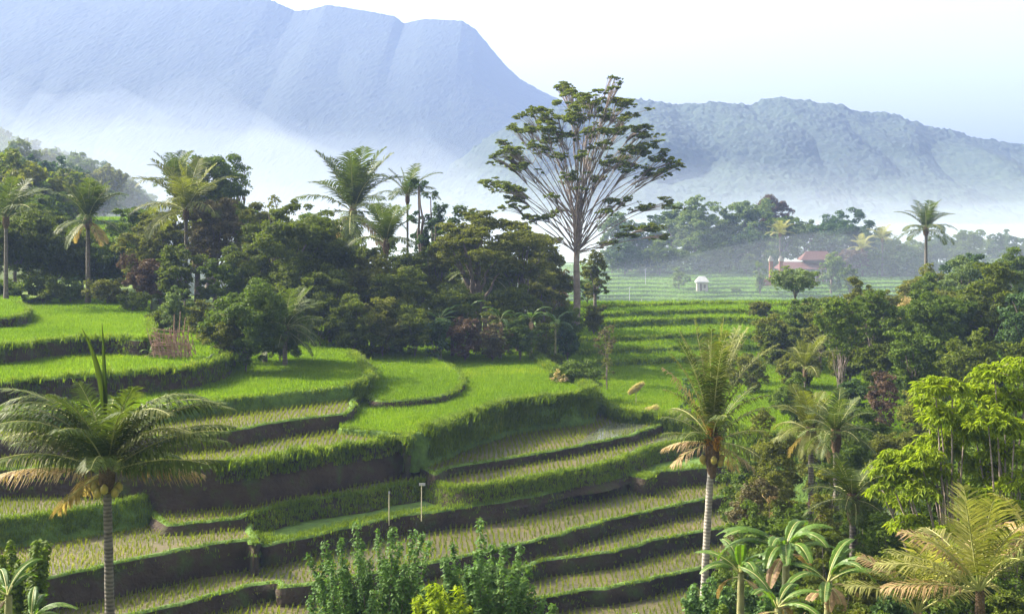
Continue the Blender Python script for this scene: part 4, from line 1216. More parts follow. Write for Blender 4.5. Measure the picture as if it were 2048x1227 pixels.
# --- wooded slope behind the left trees
protos = []
for k, mt in enumerate((L_DARK, L_BLUE, L_MID, L_OLIVE)):
    rr = R_(500 + k)
    bl = gen_blobs(rr, 4.2, 3.6, 16, 6.6, .26, .42, .8)
    pr = make_tree((0, 0, 0), 10, bl, mt, .7, .4, .8, 510 + k, name='hillside_tree', nl=6)
    protos.append((pr, children(pr)))
first = [True] * 4
rr = R_(520)
spots = []
for px, d, n in ((0, 250, 7), (60, 270, 7), (120, 300, 7), (180, 330, 6), (240, 360, 5), (20, 330, 7), (80, 380, 7), (150, 430, 6), (210, 470, 6), (270, 430, 5), (30, 470, 8), (110, 540, 8), (190, 600, 7), (10, 600, 8), (90, 640, 7), (250, 560, 5), (310, 480, 4), (60, 200, 4), (160, 215, 3), (0, 190, 3)):
    for _ in range(n):
        spots.append((px + rr.uniform(-45, 45), d * rr.uniform(.93, 1.07)))
for px, d in spots:
    if 140 < px < 330 and d < 275: continue
    k = int(rr.integers(0, 4)); x = (px - 1024) / FPX * d
    z = float(g(x, d)); s = rr.uniform(.75, 1.35)
    near = d < 360
    pr, kids = protos[k]
    if first[k]:
        o = pr; o.location = (x, d, z - .3); o.rotation_euler = (0, 0, rr.uniform(0, 6)); o.scale = (s, s, s * rr.uniform(.85, 1.2)); first[k] = False
    else:
        o = copy_tree(pr, kids, (x, d, z - .3), rr.uniform(0, 6), (s, s, s * rr.uniform(.85, 1.2)))
    hue = ('dark', 'blue-green', 'mid green', 'olive')[k]
    tag(o, 'small %s tree in the wood on the nearer left slope' % hue if near else 'faint small %s tree in the wood high on the misty left slope' % hue, 'tree', hue + (' trees on the nearer left slope' if near else ' trees on the misty left slope'))


# ---------------------------------------------------------------- bananas, foreground plants
def banana_leaf(rng, L, e0, droop, w, az, origin, ragged=.25, mat=0):
    m = 22
    s = np.linspace(0, 1, m); e = e0 - droop * s ** 1.3; ds = L / (m - 1)
    x = np.concatenate([[0], np.cumsum(np.cos(e[:-1]) * ds)]); z = np.concatenate([[0], np.cumsum(np.sin(e[:-1]) * ds)])
    Pm = np.stack([x, 0 * x, z], 1)
    nrm = np.stack([-np.sin(e), 0 * e, np.cos(e)], 1)
    wd = w * np.clip(np.sin(math.pi * np.clip((s - .16) / .86, 0, 1)), 0, 1) ** .5
    V, F4, t = [], [], []
    off = 0
    for sd in (-1, 1):
        for i in range(4, m - 1):
            tear = rng.uniform() < ragged
            a = .12 if tear else 0
            dz = rng.uniform(-.2, .05)
            lo, hi = Pm[i], Pm[i + 1] * (1 - a) + Pm[i] * a
            for q, (pp, ww, nn) in enumerate(((lo, wd[i], nrm[i]), (hi, wd[i + 1], nrm[i + 1]))):
                V += [pp, pp + np.array([0, sd * ww * .6, 0]) + nn * ww * .22, pp + np.array([.04, sd * ww, 0]) + nn * ww * (.05 + dz)]
            F4 += [(off, off + 1, off + 4, off + 3), (off + 1, off + 2, off + 5, off + 4)]; off += 6
            t += [rng.uniform(.2, .8)] * 6
    V = np.array(V)
    ca, sa = math.cos(az), math.sin(az); Rm = np.array([[ca, sa, 0], [-sa, ca, 0], [0, 0, 1]])
    Vr, Fr = tube(Pm, np.linspace(.020, .006, m), 5)
    return [(Vr @ Rm + origin, Fr, 1, None, True), (V @ Rm + origin, np.array(F4), mat, t, False)]


def banana_px(px, d, heart_y, label, seed, leaves_=8, Lpx=150, zg=None, group=None, dead=2, azs=None):
    rr = R_(seed)
    x = (px - 1024) / FPX * d; zg = ground_z(x, d) if zg is None else zg
    h = (HY - heart_y) / FPX * d - zg; L = Lpx / FPX * d
    root = empty('banana_plant', (x, d, zg)); tag(root, label, 'banana plant', group)
    V, F = tube([(0, 0, -.3), (0, 0, h * .5), (.03, 0, h)], [.16, .13, .09], 9)
    build('stem', [(V, F, 0, None, True)], [M_PSTEM], root)
    for i in range(leaves_):
        az = azs[i] if azs and i < len(azs) else rr.uniform(0, 2 * math.pi)
        el = rr.uniform(.35, 1.35)
        build('leaf', banana_leaf(rr, L * rr.uniform(.8, 1.1), el, rr.uniform(1.1, 1.9), L * .105, -az, (0, 0, h), .5), [B_LEAF, M_RACHIS], root)
    for i in range(dead):
        build('dead_leaf', banana_leaf(rr, L * .7, rr.uniform(-.3, .2), 1.3, L * .09, rr.uniform(0, 6), (0, 0, h - .1), .6), [B_DRY, M_RACHIS], root)


banana_px(1570, 37, 1105, 'banana plant with a high arching leaf at the bottom right of centre', 601, 11, 150, azs=[D2(10), D2(170), D2(60), D2(120), D2(-20), D2(200), D2(80), D2(100)])
banana_px(1480, 39, 1145, 'smaller banana plant beside the foot of the pale trunk', 603, 10, 115)
banana_px(1655, 35, 1165, 'banana plant with browned drooping leaves near the bottom edge', 605, 9, 125, dead=5)
banana_px(1555, 33, 1215, 'banana plant cut by the bottom edge', 607, 9, 115, dead=4)
banana_px(1262, 33, 1262, 'bright yellow-green banana shoot at the bottom edge right of centre', 609, 5, 85, dead=0, azs=[D2(90), D2(80), D2(20), D2(-60), D2(160)])
banana_px(62, 30, 1240, 'bright leafed banana shoot in the bottom left corner', 611, 6, 95, dead=0)
banana_px(15, 36, 1190, 'banana plant at the left edge near the bottom', 613, 6, 110, dead=1)
for i, (px, d, py, lb) in enumerate([(880, 121, 640, 'banana plant behind the bright paddy, left of the red shrub'), (935, 123, 622, 'tall banana plant behind the bright paddy'), (1000, 122, 640, 'banana plant behind the bright paddy, right of the red shrub'),
                                     (1062, 123, 640, 'banana plant at the far corner of the bright paddy'), (1110, 126, 648, 'banana plant left of the tallest tree foot'), (300, 98, 705, 'pale leafed taro-like plant left of the stick pile'),
                                     (415, 97, 722, 'pale leafed plant right of the stick pile'), (262, 100, 700, 'low leafy plant at the end of the left paddy')]):
    banana_px(px, d, py, lb, 620 + i, 7, 52 if py < 700 else 26, dead=1)


def stem_shrub(px, d, tops, label, seed, mat=None, Lw=(.12, .05), base_spread=.5, n_leaf=120, name='upright_shrub'):
    """many upright leafy shoots; tops = pixel positions of the shoot tips"""
    rr = R_(seed); mat = mat or L_GREYSHRUB; n_leaf *= 3; Lw = (Lw[0] * 1.15, Lw[1] * 1.3)
    x = (px - 1024) / FPX * d; zg = ground_z(x, d)
    root = empty(name, (x, d, zg)); tag(root, label, 'shrub')
    st, C, Nn = [], [], []
    for (tx, ty) in tops:
        dy = rr.uniform(-.9, .9)
        top = np.array([(tx - 1024) / FPX * (d + dy) - x, dy, (HY - ty) / FPX * (d + dy) - zg])
        b = np.array([top[0] * .12 + rr.uniform(-.3, .3), dy * .3, -.2])
        p = bez(b, (b[0] * .45 + top[0] * .55 + rr.uniform(-.3, .3), dy * .8, top[2] * .55), top, 14)
        V, F = tube(p, np.linspace(.035, .008, 14), 5); st.append((V, F, 0, None, True))
        q = rr.uniform(.2, 1, n_leaf) ** .8
        c = np.stack([np.interp(q, np.linspace(0, 1, 14), p[:, k]) for k in range(3)], 1)
        a = rr.uniform(0, 6.283, n_leaf); r_ = rr.uniform(.02, .38, n_leaf) * (1.2 - .85 * q)
        c += np.stack([np.cos(a) * r_, np.sin(a) * r_, rr.uniform(-.03, .08, n_leaf)], 1)
        C.append(c); Nn.append(unit(np.stack([np.cos(a) * .6, np.sin(a) * .6, np.full(n_leaf, .7)], 1) + rr.normal(size=(n_leaf, 3)) * .35))
    build('stems', st, [M_BARK], root)
    V, F, t = leaves(rr, np.concatenate(C), np.concatenate(Nn), *Lw)
    build('foliage', [(V, F, 0, t, False)], [mat], root)


rr = R_(700)
tA = [(615, 1110), (648, 1085), (655, 1120), (680, 1078), (712, 1045), (722, 1080), (716, 1100), (755, 1060), (785, 1055), (800, 1085), (830, 1062), (848, 1068), (860, 1085), (740, 1120), (690, 1130), (640, 1150), (770, 1120), (810, 1130), (700, 1170), (750, 1180), (620, 1190), (660, 1195), (835, 1120), (815, 1160)]
stem_shrub(735, 37, tA + [(rr.uniform(625, 850), rr.uniform(1120, 1220)) for _ in range(26)], 'grey-green upright shrub of leafy shoots at the bottom, left one of two', 701, n_leaf=150)
tB = [(960, 1040), (905, 1090), (890, 1112), (985, 1092), (1010, 1088), (1040, 1095), (1060, 1125), (1030, 1130), (955, 1100), (930, 1130), (865, 1165), (845, 1175), (1000, 1120), (980, 1150), (1065, 1175), (1045, 1180), (900, 1160), (1110, 1210), (1085, 1200)]
stem_shrub(965, 36, tB + [(rr.uniform(880, 1060), rr.uniform(1120, 1220)) for _ in range(26)], 'bushier upright shrub of leafy shoots at the bottom, right one of two', 703, n_leaf=150, Lw=(.14, .055))
stem_shrub(890, 35, [(rr.uniform(830, 950), rr.uniform(1165, 1225)) for _ in range(14)], 'yellow leafed low shrub between the two upright shrubs', 705, mat=L_BRIGHT, n_leaf=90, Lw=(.2, .06))
stem_shrub(35, 40, [(rr.uniform(-40, 100), rr.uniform(1075, 1180)) for _ in range(22)], 'dark leafy shrub at the bottom left edge', 707, mat=L_MID, n_leaf=140, Lw=(.16, .08))
stem_shrub(1400, 44, [(rr.uniform(1365, 1450), rr.uniform(1150, 1215)) for _ in range(18)], 'leafy shrub round the foot of the pale trunk', 709, mat=L_GREYSHRUB, n_leaf=120, Lw=(.16, .08))


# --- bright leafed tree on the right: whorls of long drooping leaves
def whorl_tree(px, d, label, seed, blobs_px, mat=L_BRIGHT, leafL=.26, leafW=.085, base=(0, 0), dens=1.0, name='bright_leafed_tree', zg=None):
    rr = R_(seed)
    x = (px - 1024) / FPX * d; zg = ground_z(x, d) if zg is None else zg
    root = empty(name, (x, d, zg)); tag(root, label, 'tree')
    C, A, parts = [], [], []
    for (bx, by, r) in blobs_px:
        dy = rr.uniform(-1.2, 1.2); dd = d + dy
        c = np.array([(bx - 1024) / FPX * dd - x, dy, (HY - by) / FPX * dd - zg]); R = r / FPX * dd
        st = np.array([rr.uniform(-.2, .2), rr.uniform(-.2, .2), max(.3, c[2] * rr.uniform(.1, .35))])
        V, F = tube(bez(st, (st[0] * .5 + c[0] * .5, dy * .5, c[2] * .75), c, 9), np.linspace(.06, .018, 9), 5); parts.append((V, F, 0, None, True))
        R *= 1.15; n = int(105 * dens * (R / .9) ** 2) + 10
        u = unit(rr.normal(size=(n, 3))); u[:, 2] = np.abs(u[:, 2]) - .35
        C.append(c + u * R * rr.uniform(.35, 1.0, (n, 1)) * (1, 1, .8))
        for q in C[-1][:: max(1, n // 8)]:
            V, F = tube(bez(c, (c + q) / 2 + (0, 0, .08), q, 4), [.018, .015, .012, .008], 4); parts.append((V, F, 0, None, True))
    C = np.concatenate(C); k = 8
    Q = np.repeat(C, k, 0); n = len(Q)
    az = np.tile(np.arange(k) * 2 * math.pi / k, len(C)) + np.repeat(rr.uniform(0, 6, len(C)), k) + rr.uniform(-.2, .2, n)
    el = rr.uniform(-1.0, .1, n)
    D = np.stack([np.cos(az) * np.cos(el), np.sin(az) * np.cos(el), np.sin(el)], 1)
    S_ = np.stack([-np.sin(az), np.cos(az), np.zeros(n)], 1)
    L = leafL * rr.uniform(.6, 1.2, (n, 1)); W = leafW * rr.uniform(.7, 1.2, (n, 1))
    mid = Q + D * L * .55; tip = Q + D * L + np.array([0, 0, -1]) * L * .25
    V = np.stack([Q, mid - S_ * W * .5, tip, mid + S_ * W * .5], 1).reshape(-1, 3)
    F = np.arange(n * 4).reshape(n, 4)
    build('trunk', parts + [(*tube([(0, 0, -.5), (.05, 0, 1.2), (0, 0, 2.4)], [.11, .09, .07], 7), 0, None, True)], [M_PALEBARK], root)
    build('crown', [(V, F, 0, np.repeat(rr.uniform(0, 1, n), 4), False)], [mat], root)


whorl_tree(1905, 46, 'bright yellow-green leafed tree at right, behind the dry fronds', 801,
           [(1870, 770, 42), (1905, 775, 34), (1850, 800, 30), (1880, 830, 40), (1920, 815, 36), (1880, 880, 44), (1840, 910, 46), (1790, 915, 36), (1770, 935, 34), (1810, 960, 46), (1860, 940, 46), (1905, 900, 30), (1800, 1000, 36),
            (1850, 985, 30), (1930, 850, 34), (1820, 1045, 40), (1870, 1060, 36), (1760, 980, 24)])
whorl_tree(2010, 45, 'taller bright yellow-green leafed tree cut by the right edge', 803,
           [(1990, 745, 44), (2040, 735, 46), (1960, 780, 36), (2010, 800, 48), (2050, 800, 46), (1975, 835, 44), (2030, 855, 48), (1950, 870, 36), (2000, 900, 46), (2050, 905, 40), (1990, 950, 44), (2040, 960, 44), (1960, 930, 36), (2010, 1010, 40),
            (1965, 985, 34), (2045, 1030, 36), (1990, 1060, 36), (2020, 1110, 36), (1950, 1040, 30)])


# --- dry fronded palms bottom right
def dry_palm(px, d, hy, label, seed, fr, mats, leaf=.8, n=42, name='thicket_palm'):
    rr = R_(seed)
    x = (px - 1024) / FPX * d; zg = ground_z(x, d); h = (HY - hy) / FPX * d - zg
    root = empty(name, (x, d, zg)); tag(root, label, 'palm')
    V, F = tube([(0, 0, -.3), (0, 0, max(.2, h * .5)), (0, 0, max(.4, h))], [.2, .15, .1], 8)
    build('trunk', [(V, F, 0, None, True)], [M_FIBRE], root)
    for az, e, L, dr, hg, mk in fr:
        ps = frond_parts(rr, L, D2(e), dr, n=n, leaf=leaf, hang=hg, width=.040, ragged=.15, az=-D2(az), rr=.030, side=rr.uniform(-.06, .06), fold=.3, bare=.2)
        build('frond', ps, [mats[mk], M_RACHIS], root, loc=(0, 0, h))


dry_palm(1960, 31, 1180, 'tan and olive feather palm at the bottom right with long stiff fronds', 811,
         [(125, 62, 2.6, .15, .15, 1), (150, 50, 2.5, .6, .4, 1), (165, 35, 2.4, .5, .5, 1), (100, 75, 2.4, .4, .3, 1), (60, 70, 2.3, .7, .4, 0), (30, 60, 2.3, .8, .5, 1), (0, 45, 2.2, .8, .6, 0), (175, 12, 2.2, .4, .7, 2), (190, 28, 2.3, .7, .6, 1),
          (-60, 50, 2.0, .8, .6, 0), (-120, 50, 2.0, .8, .6, 1), (80, 50, 2.2, .8, .5, 0), (200, 55, 2.1, .9, .6, 2), (140, 80, 2.5, .3, .3, 1)], [F_PALMY, F_TAN, F_DRY])
dry_palm(1835, 33, 1225, 'low tan feather palm left of the larger one at the bottom right', 813,
         [(20, 60, 2.0, .8, .5, 1), (90, 78, 2.1, .4, .3, 1), (140, 55, 2.0, .8, .5, 0), (170, 40, 2.0, .8, .6, 1), (-40, 50, 1.8, .8, .6, 0), (60, 65, 2.0, .7, .4, 1), (200, 60, 1.8, .8, .5, 2), (110, 70, 2.0, .6, .5, 0), (5, 35, 1.9, .6, .6, 1)], [F_PALMY, F_TAN, F_DRY])
dry_palm(2060, 34, 1080, 'withered palm with hanging straw coloured leaves at the right edge', 815,
         [(170, 40, 1.6, 1.4, 1.0, 1), (150, 10, 1.6, 1.2, 1.2, 1), (200, 20, 1.6, 1.2, 1.2, 1), (180, -20, 1.4, .8, 1.2, 1), (120, 50, 1.6, 1.3, 1.0, 1), (-90, 30, 1.5, 1.3, 1.2, 1), (-140, 0, 1.4, 1.0, 1.2, 1), (160, 70, 1.6, .9, .6, 0)], [F_TAN, F_DRY, F_DRY], leaf=.6)

# --- thicket between the pale trunk and the bright tree
for i, (px, d, tp, w, mt, lb) in enumerate([
        (1545, 66, 850, 130, L_OLIVE, 'olive tangled shrub right of the ragged palm crown'), (1500, 60, 915, 110, L_BROWN, 'brown tinged shrub with dead leaves right of the pale trunk'), (1590, 58, 930, 140, L_MID, 'mid green shrub in the middle of the right thicket'),
        (1660, 56, 905, 130, L_OLIVE, 'olive shrub below the dark fronded palm'), (1480, 54, 1000, 110, L_MID, 'green shrub directly right of the pale trunk'), (1560, 50, 990, 140, L_MID, 'leafy shrub above the banana plants'),
        (1650, 48, 1010, 150, L_DARK, 'dark shrub right of the banana plants'), (1730, 50, 960, 140, L_MID, 'green shrub left of the bright leafed tree'), (1760, 44, 1060, 140, L_DARK, 'dark shrub below the bright leafed tree'),
        (1850, 42, 1080, 140, L_MID, 'green shrub behind the tan feather palms'), (1960, 42, 1060, 150, L_MID, 'green shrub under the taller bright tree'), (1520, 42, 1110, 110, L_BLUE, 'blue-green shrub behind the smaller banana plant'),
        (1620, 40, 1130, 120, L_DARK, 'dark shrub between the banana plants'), (1700, 39, 1140, 120, L_DARK, 'dark shrub right of the browned banana plant'), (1790, 38, 1150, 120, L_BLUE, 'blue-green shrub left of the low tan palm'),
        (1440, 47, 1110, 80, L_GREYSHRUB, 'grey-green shrub right beside the pale trunk'), (1900, 37, 1170, 160, L_MID, 'green shrub at the bottom right between the palms'), (2020, 38, 1150, 120, L_DARK, 'dark shrub in the bottom right corner'),
        (1480, 70, 930, 60, L_PALE, 'pale green shrub at the right ends of the muddy paddies'), (1790, 74, 830, 120, L_OLIVE, 'olive shrub on the edge of the right hand paddy'), (1720, 66, 900, 90, L_DARK, 'dark shrub behind the grey-green palm')]):
    B(px, d, tp, w, mt, 830 + i * 2, k=12, label=lb, dens=.8, L=.17, W=.08)
for i, (px, d, tp, w, mt, lb) in enumerate([
        (1770, 48, 960, 130, L_MID, 'leafy shrub between the grey-green palm and the bright leafed tree'), (1720, 43, 1030, 120, L_OLIVE, 'olive shrub left of the tan feather palms'), (1830, 46, 1010, 120, L_MID, 'leafy shrub at the foot of the bright leafed tree'),
        (1910, 44, 1010, 120, L_BRIGHT, 'yellow-green shrub behind the tan feather palms'), (1530, 35, 1165, 90, L_GREYSHRUB, 'grey-green shrub between the banana plants at the bottom'), (1610, 33, 1180, 100, L_MID, 'leafy shrub at the bottom edge below the banana plants'),
        (1700, 34, 1170, 110, L_OLIVE, 'olive shrub at the bottom edge right of the banana plants'), (1450, 36, 1180, 80, L_MID, 'leafy shrub at the bottom edge right of the pale trunk'), (1770, 31, 1195, 90, L_MID, 'leafy shrub at the bottom edge under the low tan palm'),
        (1510, 57, 950, 100, L_MID, 'leafy shrub under the ragged palm fronds'), (1590, 52, 1040, 110, L_OLIVE, 'olive shrub behind the arching banana leaf'), (1440, 52, 1060, 60, L_MID, 'small leafy shrub touching the pale trunk'),
        (1680, 60, 960, 110, L_MID, 'leafy shrub right of the dying orange branch'), (1400, 40, 1190, 70, L_MID, 'low leafy shrub in front of the pale trunk foot')]):
    B(px, d, tp, w, mt, 1200 + i * 2, k=12, label=lb, dens=.8, L=.17, W=.08)
for i, (px, d, tp, w, mt, lb) in enumerate([
        (1590, 95, 745, 90, L_MID, 'green shrub at the foot of the young pale palm'), (1535, 76, 815, 120, L_OLIVE, 'olive tangle beside the ragged palm crown'), (1685, 72, 800, 110, L_MID, 'green shrub behind the dark fronded palm'),
        (1485, 73, 860, 90, L_MID, 'low green shrub right of the paddy ends'), (1640, 82, 775, 100, L_OLIVE, 'olive shrub between the young pale palm and the thicket'), (1500, 112, 705, 80, L_OLIVE, 'ragged olive shrub at the end of the narrow terraces'),
        (1735, 80, 790, 90, L_MID, 'green shrub just below the purplish one'), (1130, 141, 598, 70, L_MID, 'green shrub left of the tallest trunk foot'), (1188, 146, 600, 50, L_OLIVE, 'olive shrub right of the tallest trunk foot')]):
    B(px, d, tp, w, mt, 1400 + i * 2, k=12, label=lb, dens=.8, L=.2, W=.1)
# russet hanging dead foliage in the thicket
B(1640, 59, 905, 60, L_RED, 881, k=4, label='rusty orange dying branch in the right thicket', dens=.5, L=.2, W=.05)
B(1540, 62, 955, 60, F_DRY, 883, k=4, label='dead brown hanging leaves in the right thicket', dens=.5, L=.35, W=.05)


for i, (px, d, tp, w, mt, lb) in enumerate([(525, 150, 398, 150, L_OLIVE, 'olive tree rising behind the left shoulder of the broad dark tree'), (640, 148, 408, 150, L_MID, 'mid green tree rising behind the right shoulder of the broad dark tree'),
                                            (905, 150, 415, 150, L_MID, 'mid green tree behind the left side of the spreading tree'), (1085, 152, 432, 120, L_OLIVE, 'olive tree behind the left side of the tallest trunk'), (770, 150, 440, 120, L_MID, 'mid green tree between the skyline palm and the vine-clad tree'),
                                            (270, 158, 395, 110, L_MID, 'mid green tree left of the arching olive palm'), (60, 158, 370, 150, L_MID, 'mid green tree rising at the far left behind the dark trees')]):
    T(px, d, tp, w, .05, mt, 890 + 2 * i, k=26, name='mid_green_tree' if mt is L_MID else 'olive_tree', label=lb)
for i, (px, d, tp, w) in enumerate([(1662, 350, 492, 66), (1700, 345, 515, 50), (1520, 350, 520, 34), (1590, 348, 528, 56)]):
    T(px, d, tp, w, .02, [L_PALE, L_MID, L_PALE, L_MID][i], 1300 + 2 * i, k=12, L=.5, W=.3, name='distant_tree', label=['pale tree partly hiding the right end of the pavilion', 'low tree right of the pavilion', 'small pale tree left of the gateway', 'low bushy tree in front of the middle of the pavilion'][i])
T(452, 128, 500, 100, .03, L_MID, 888, k=22, name='mid_green_tree', label='mid green tree right below the brown vine-clad one')
# fill the tree belts so that they close up as in the photograph
for i, (px, d, tp, w, mt, lf, nm, lb) in enumerate([
        (60, 150, 400, 150, L_DARK, .1, 'dark_tree', 'second dark tree behind the leftmost palm'), (165, 152, 455, 120, L_DARK, .05, 'dark_tree', 'dark tree behind the tufted palm trunk'),
        (320, 150, 398, 110, L_OLIVE, .1, 'olive_tree', 'olive tree in front of the small dark palm'), (478, 146, 372, 90, L_MID, .1, 'mid_green_tree', 'mid green tree right of the vine-clad brown tree'),
        (395, 150, 345, 110, L_OLIVE, .1, 'olive_tree', 'olive tree directly beneath the round green crown'), (690, 140, 462, 110, L_OLIVE, .05, 'olive_tree', 'olive tree at the foot of the tall skyline palm'),
        (735, 138, 445, 90, L_DARK, .05, 'dark_tree', 'dark tree hiding the trunk of the tall skyline palm'), (815, 136, 470, 120, L_DARK, .03, 'dark_tree', 'dark tree below the slender vine-clad tree'),
        (875, 138, 440, 100, L_OLIVE, .05, 'olive_tree', 'olive tree left of the spreading tree crown'), (980, 142, 470, 170, L_DARK, .03, 'dark_tree', 'shadowed tree behind the spreading tree trunk'),
        (1075, 140, 470, 110, L_OLIVE, .05, 'olive_tree', 'olive tree touching the left side of the tallest trunk'), (660, 122, 520, 120, L_DARK, .02, 'dark_tree', 'dark tree standing over the left end of the oval paddy'),
        (600, 121, 500, 140, L_DARK, .02, 'dark_tree', 'dark tree in the shade of the broad dark tree')]):
    T(px, d, tp, w, lf, mt, 910 + 2 * i, k=22, name=nm, label=lb)
for i, (px, d, tp, w, mt, lf, nm, lb) in enumerate([
        (1625, 132, 585, 120, L_MID, .05, 'mid_green_tree', 'mid green tree right of the light green round tree'), (1560, 128, 640, 110, L_DARK, .02, 'dark_tree', 'dark low tree at the right ends of the narrow terraces'),
        (1720, 130, 560, 120, L_OLIVE, .05, 'olive_tree', 'olive tree behind the pale branched tree'), (1790, 134, 575, 110, L_OLIVE, .05, 'olive_tree', 'olive tree under the cream flowering shrub'),
        (1810, 118, 610, 130, L_MID, .02, 'mid_green_tree', 'mid green tree in the centre of the right hand mass'), (1700, 116, 650, 120, L_OLIVE, .02, 'olive_tree', 'low olive tree between the branched tree and the purplish shrub'),
        (1760, 110, 670, 120, L_DARK, .02, 'dark_tree', 'dark low tree right above the purplish shrub'), (1870, 140, 540, 120, L_MID, .05, 'mid_green_tree', 'mid green tree at the foot of the single right palm'),
        (1900, 128, 570, 140, L_OLIVE, .05, 'olive_tree', 'olive tree left of the tall dark tree'), (1600, 115, 690, 90, L_OLIVE, .02, 'olive_tree', 'low olive tree left of the branched tree'),
        (1940, 160, 505, 110, L_BLUE, .05, 'dark_tree', 'blue-green tree behind the tall dark tree'), (2030, 150, 495, 130, L_MID, .05, 'mid_green_tree', 'green tree top at the right edge'),
        (1650, 150, 590, 110, L_OLIVE, .05, 'olive_tree', 'olive tree below the pavilion'), (1520, 160, 600, 50, L_OLIVE, .05, 'olive_tree', 'small olive tree at the far edge of the narrow terraces')]):
    T(px, d, tp, w, lf, mt, 950 + 2 * i, k=20, name=nm, label=lb)
for i, (px, d, tp, w, lb) in enumerate([(2000, 60, 770, 150, 'green shrub deep behind the taller bright tree'), (1920, 58, 830, 150, 'green shrub deep behind the bright leafed tree'), (1830, 58, 880, 130, 'green shrub left behind the bright leafed tree'),
                                        (2040, 56, 860, 120, 'green shrub at the right edge behind the bright tree'), (1960, 52, 930, 150, 'green shrub between the two bright trees'), (1880, 50, 960, 130, 'green shrub below the bright leafed tree crown')]):
    B(px, d, tp, w, L_MID, 990 + 2 * i, k=12, label=lb, dens=.8, L=.2, W=.1)


# ---------------------------------------------------------------- buildings, small things
M_TILE = ground_mat('roof_tile', [(.3, (.055, .026, .024)), (.7, (.12, .05, .045))], 3, rough=.8, bump=.6, bscale=8)
M_BRICK = ground_mat('brick', [(.3, (.15, .06, .04)), (.7, (.27, .11, .07))], 4, rough=.9, bump=.5)
M_PLASTER = ground_mat('plaster', [(.3, (.22, .20, .18)), (.7, (.36, .33, .29))], 2, rough=.9, bump=.1)
M_WHITE = ground_mat('white_sheet', [(.3, (.26, .27, .28)), (.7, (.42, .42, .41))], 2, rough=.5, bump=.1)
M_DARKWOOD = ground_mat('dark_wood', [(.3, (.04, .025, .02)), (.7, (.10, .06, .05))], 3, rough=.8, bump=.2)
M_BAMBOO = ground_mat('weathered_bamboo', [(.3, (.16, .09, .06)), (.7, (.42, .28, .20))], 5, rough=.8, bump=.2)
M_PALEWOOD = ground_mat('bleached_stake', [(.3, (.45, .40, .25)), (.7, (.62, .56, .38))], 5, rough=.8, bump=.1)


def hip_roof(cx, cy_, z, sx, sy, h, ridge, over=.0):
    a, b = sx / 2, sy / 2
    V = np.array([(-a, -b, 0), (a, -b, 0), (a, b, 0), (-a, b, 0), (-ridge / 2, 0, h), (ridge / 2, 0, h), (-a, -b, -.18), (a, -b, -.18), (a, b, -.18), (-a, b, -.18)]) + (cx, cy_, z)
    F4 = [(0, 1, 5, 4), (2, 3, 4, 5), (6, 7, 1, 0), (7, 8, 2, 1), (8, 9, 3, 2), (9, 6, 0, 3), (9, 8, 7, 6)]
    F3 = [(1, 2, 5), (3, 0, 4)]
    return [(V, np.array(F4), 0, None, False), (V, np.array(F3), 0, None, False)]


def pavilion():
    d = 372; x = (1605 - 1024) / FPX * d; z = ground_z(x, d)
    zt = lambda py: (HY - py) / FPX * d - z
    root = empty('pavilion', (x, d, z), scale=.84); tag(root, 'long tiled pavilion with a tiered roof among the distant trees', 'pavilion')
    px = d / FPX
    build('wall', [(*box(.0, 1.5, zt(540) / 2, 100 * px, 5, zt(538)), 0, None, False)], [M_BRICK], root)
    for i in range(9):
        xx = (-52 + i * 13) * px
        build('pillar', [(*box(xx, -3.0, zt(532) / 2, .35, .35, zt(530)), 0, None, False)], [M_PLASTER], root)
    build('roof', hip_roof(0, 0, zt(531), 124 * px, 9, zt(515) - zt(531), 100 * px), [M_TILE], root)
    build('clerestory', [(*box(4.5, 0.2, (zt(518) + zt(509)) / 2, 62 * px, 3.6, zt(509) - zt(519)), 0, None, False)], [M_DARKWOOD], root)
    build('upper_roof', hip_roof(4.5, 0.2, zt(510), 84 * px, 6.0, zt(490) - zt(510), 48 * px), [M_TILE], root)
    # gateway at its left
    d2 = 362; x2 = (1552 - 1024) / FPX * d2; z2 = ground_z(x2, d2); pz = d2 / FPX
    gt = empty('brick_gateway', (x2, d2, z2)); tag(gt, 'small brick gateway with pale caps at the left end of the pavilion', 'gateway')
    H = (HY - 512) / FPX * d2 - z2
    for s in (-1, 1):
        build('gate_pier', [(*box(s * 1.3, 0, H * .42, .9, .9, H * .84), 0, None, False), (*box(s * 1.3, 0, H * .88, 1.2, 1.2, H * .08), 1, None, False), (*box(s * 1.3, 0, H * .96, .6, .6, H * .08), 1, None, False)], [M_BRICK, M_PLASTER], gt)
    build('gate_wall', [(*box(-3.2, .1, 1.0, 2.9, .4, 2.0), 0, None, False), (*box(6.0, .1, .8, 8.4, .4, 1.6), 0, None, False)], [M_BRICK], gt)


pavilion()


def small_house(px, d, top, wpx, label, name, wallm, roofm, eave=.45):
    x = (px - 1024) / FPX * d; z = ground_z(x, d); H = (HY - top) / FPX * d - z; w = wpx / FPX * d
    root = empty(name, (x, d, z)); tag(root, label, 'house' if name != 'field_hut' else 'hut')
    hw = H * (1 - eave)
    build('wall', [(*box(0, 0, hw / 2, w * .8, w * .6, hw), 0, None, False)], [wallm], root)
    build('door', [(*box(-w * .12, -w * .3 - .03, hw * .4, w * .16, .06, hw * .8), 0, None, False)], [M_DARKWOOD], root)
    build('window', [(*box(w * .16, -w * .3 - .03, hw * .55, w * .14, .06, hw * .35), 0, None, False)], [M_DARKWOOD], root)
    build('roof', hip_roof(0, 0, hw, w, w * .8, H - hw, w * .45), [roofm], root)


small_house(1108, 162, 562, 56, 'small orange brick house half hidden left of the tallest tree', 'brick_house', M_BRICK, M_TILE)
small_house(1404, 352, 552, 27, 'white roofed field hut on the far terraces', 'field_hut', M_PLASTER, M_WHITE, eave=.35)


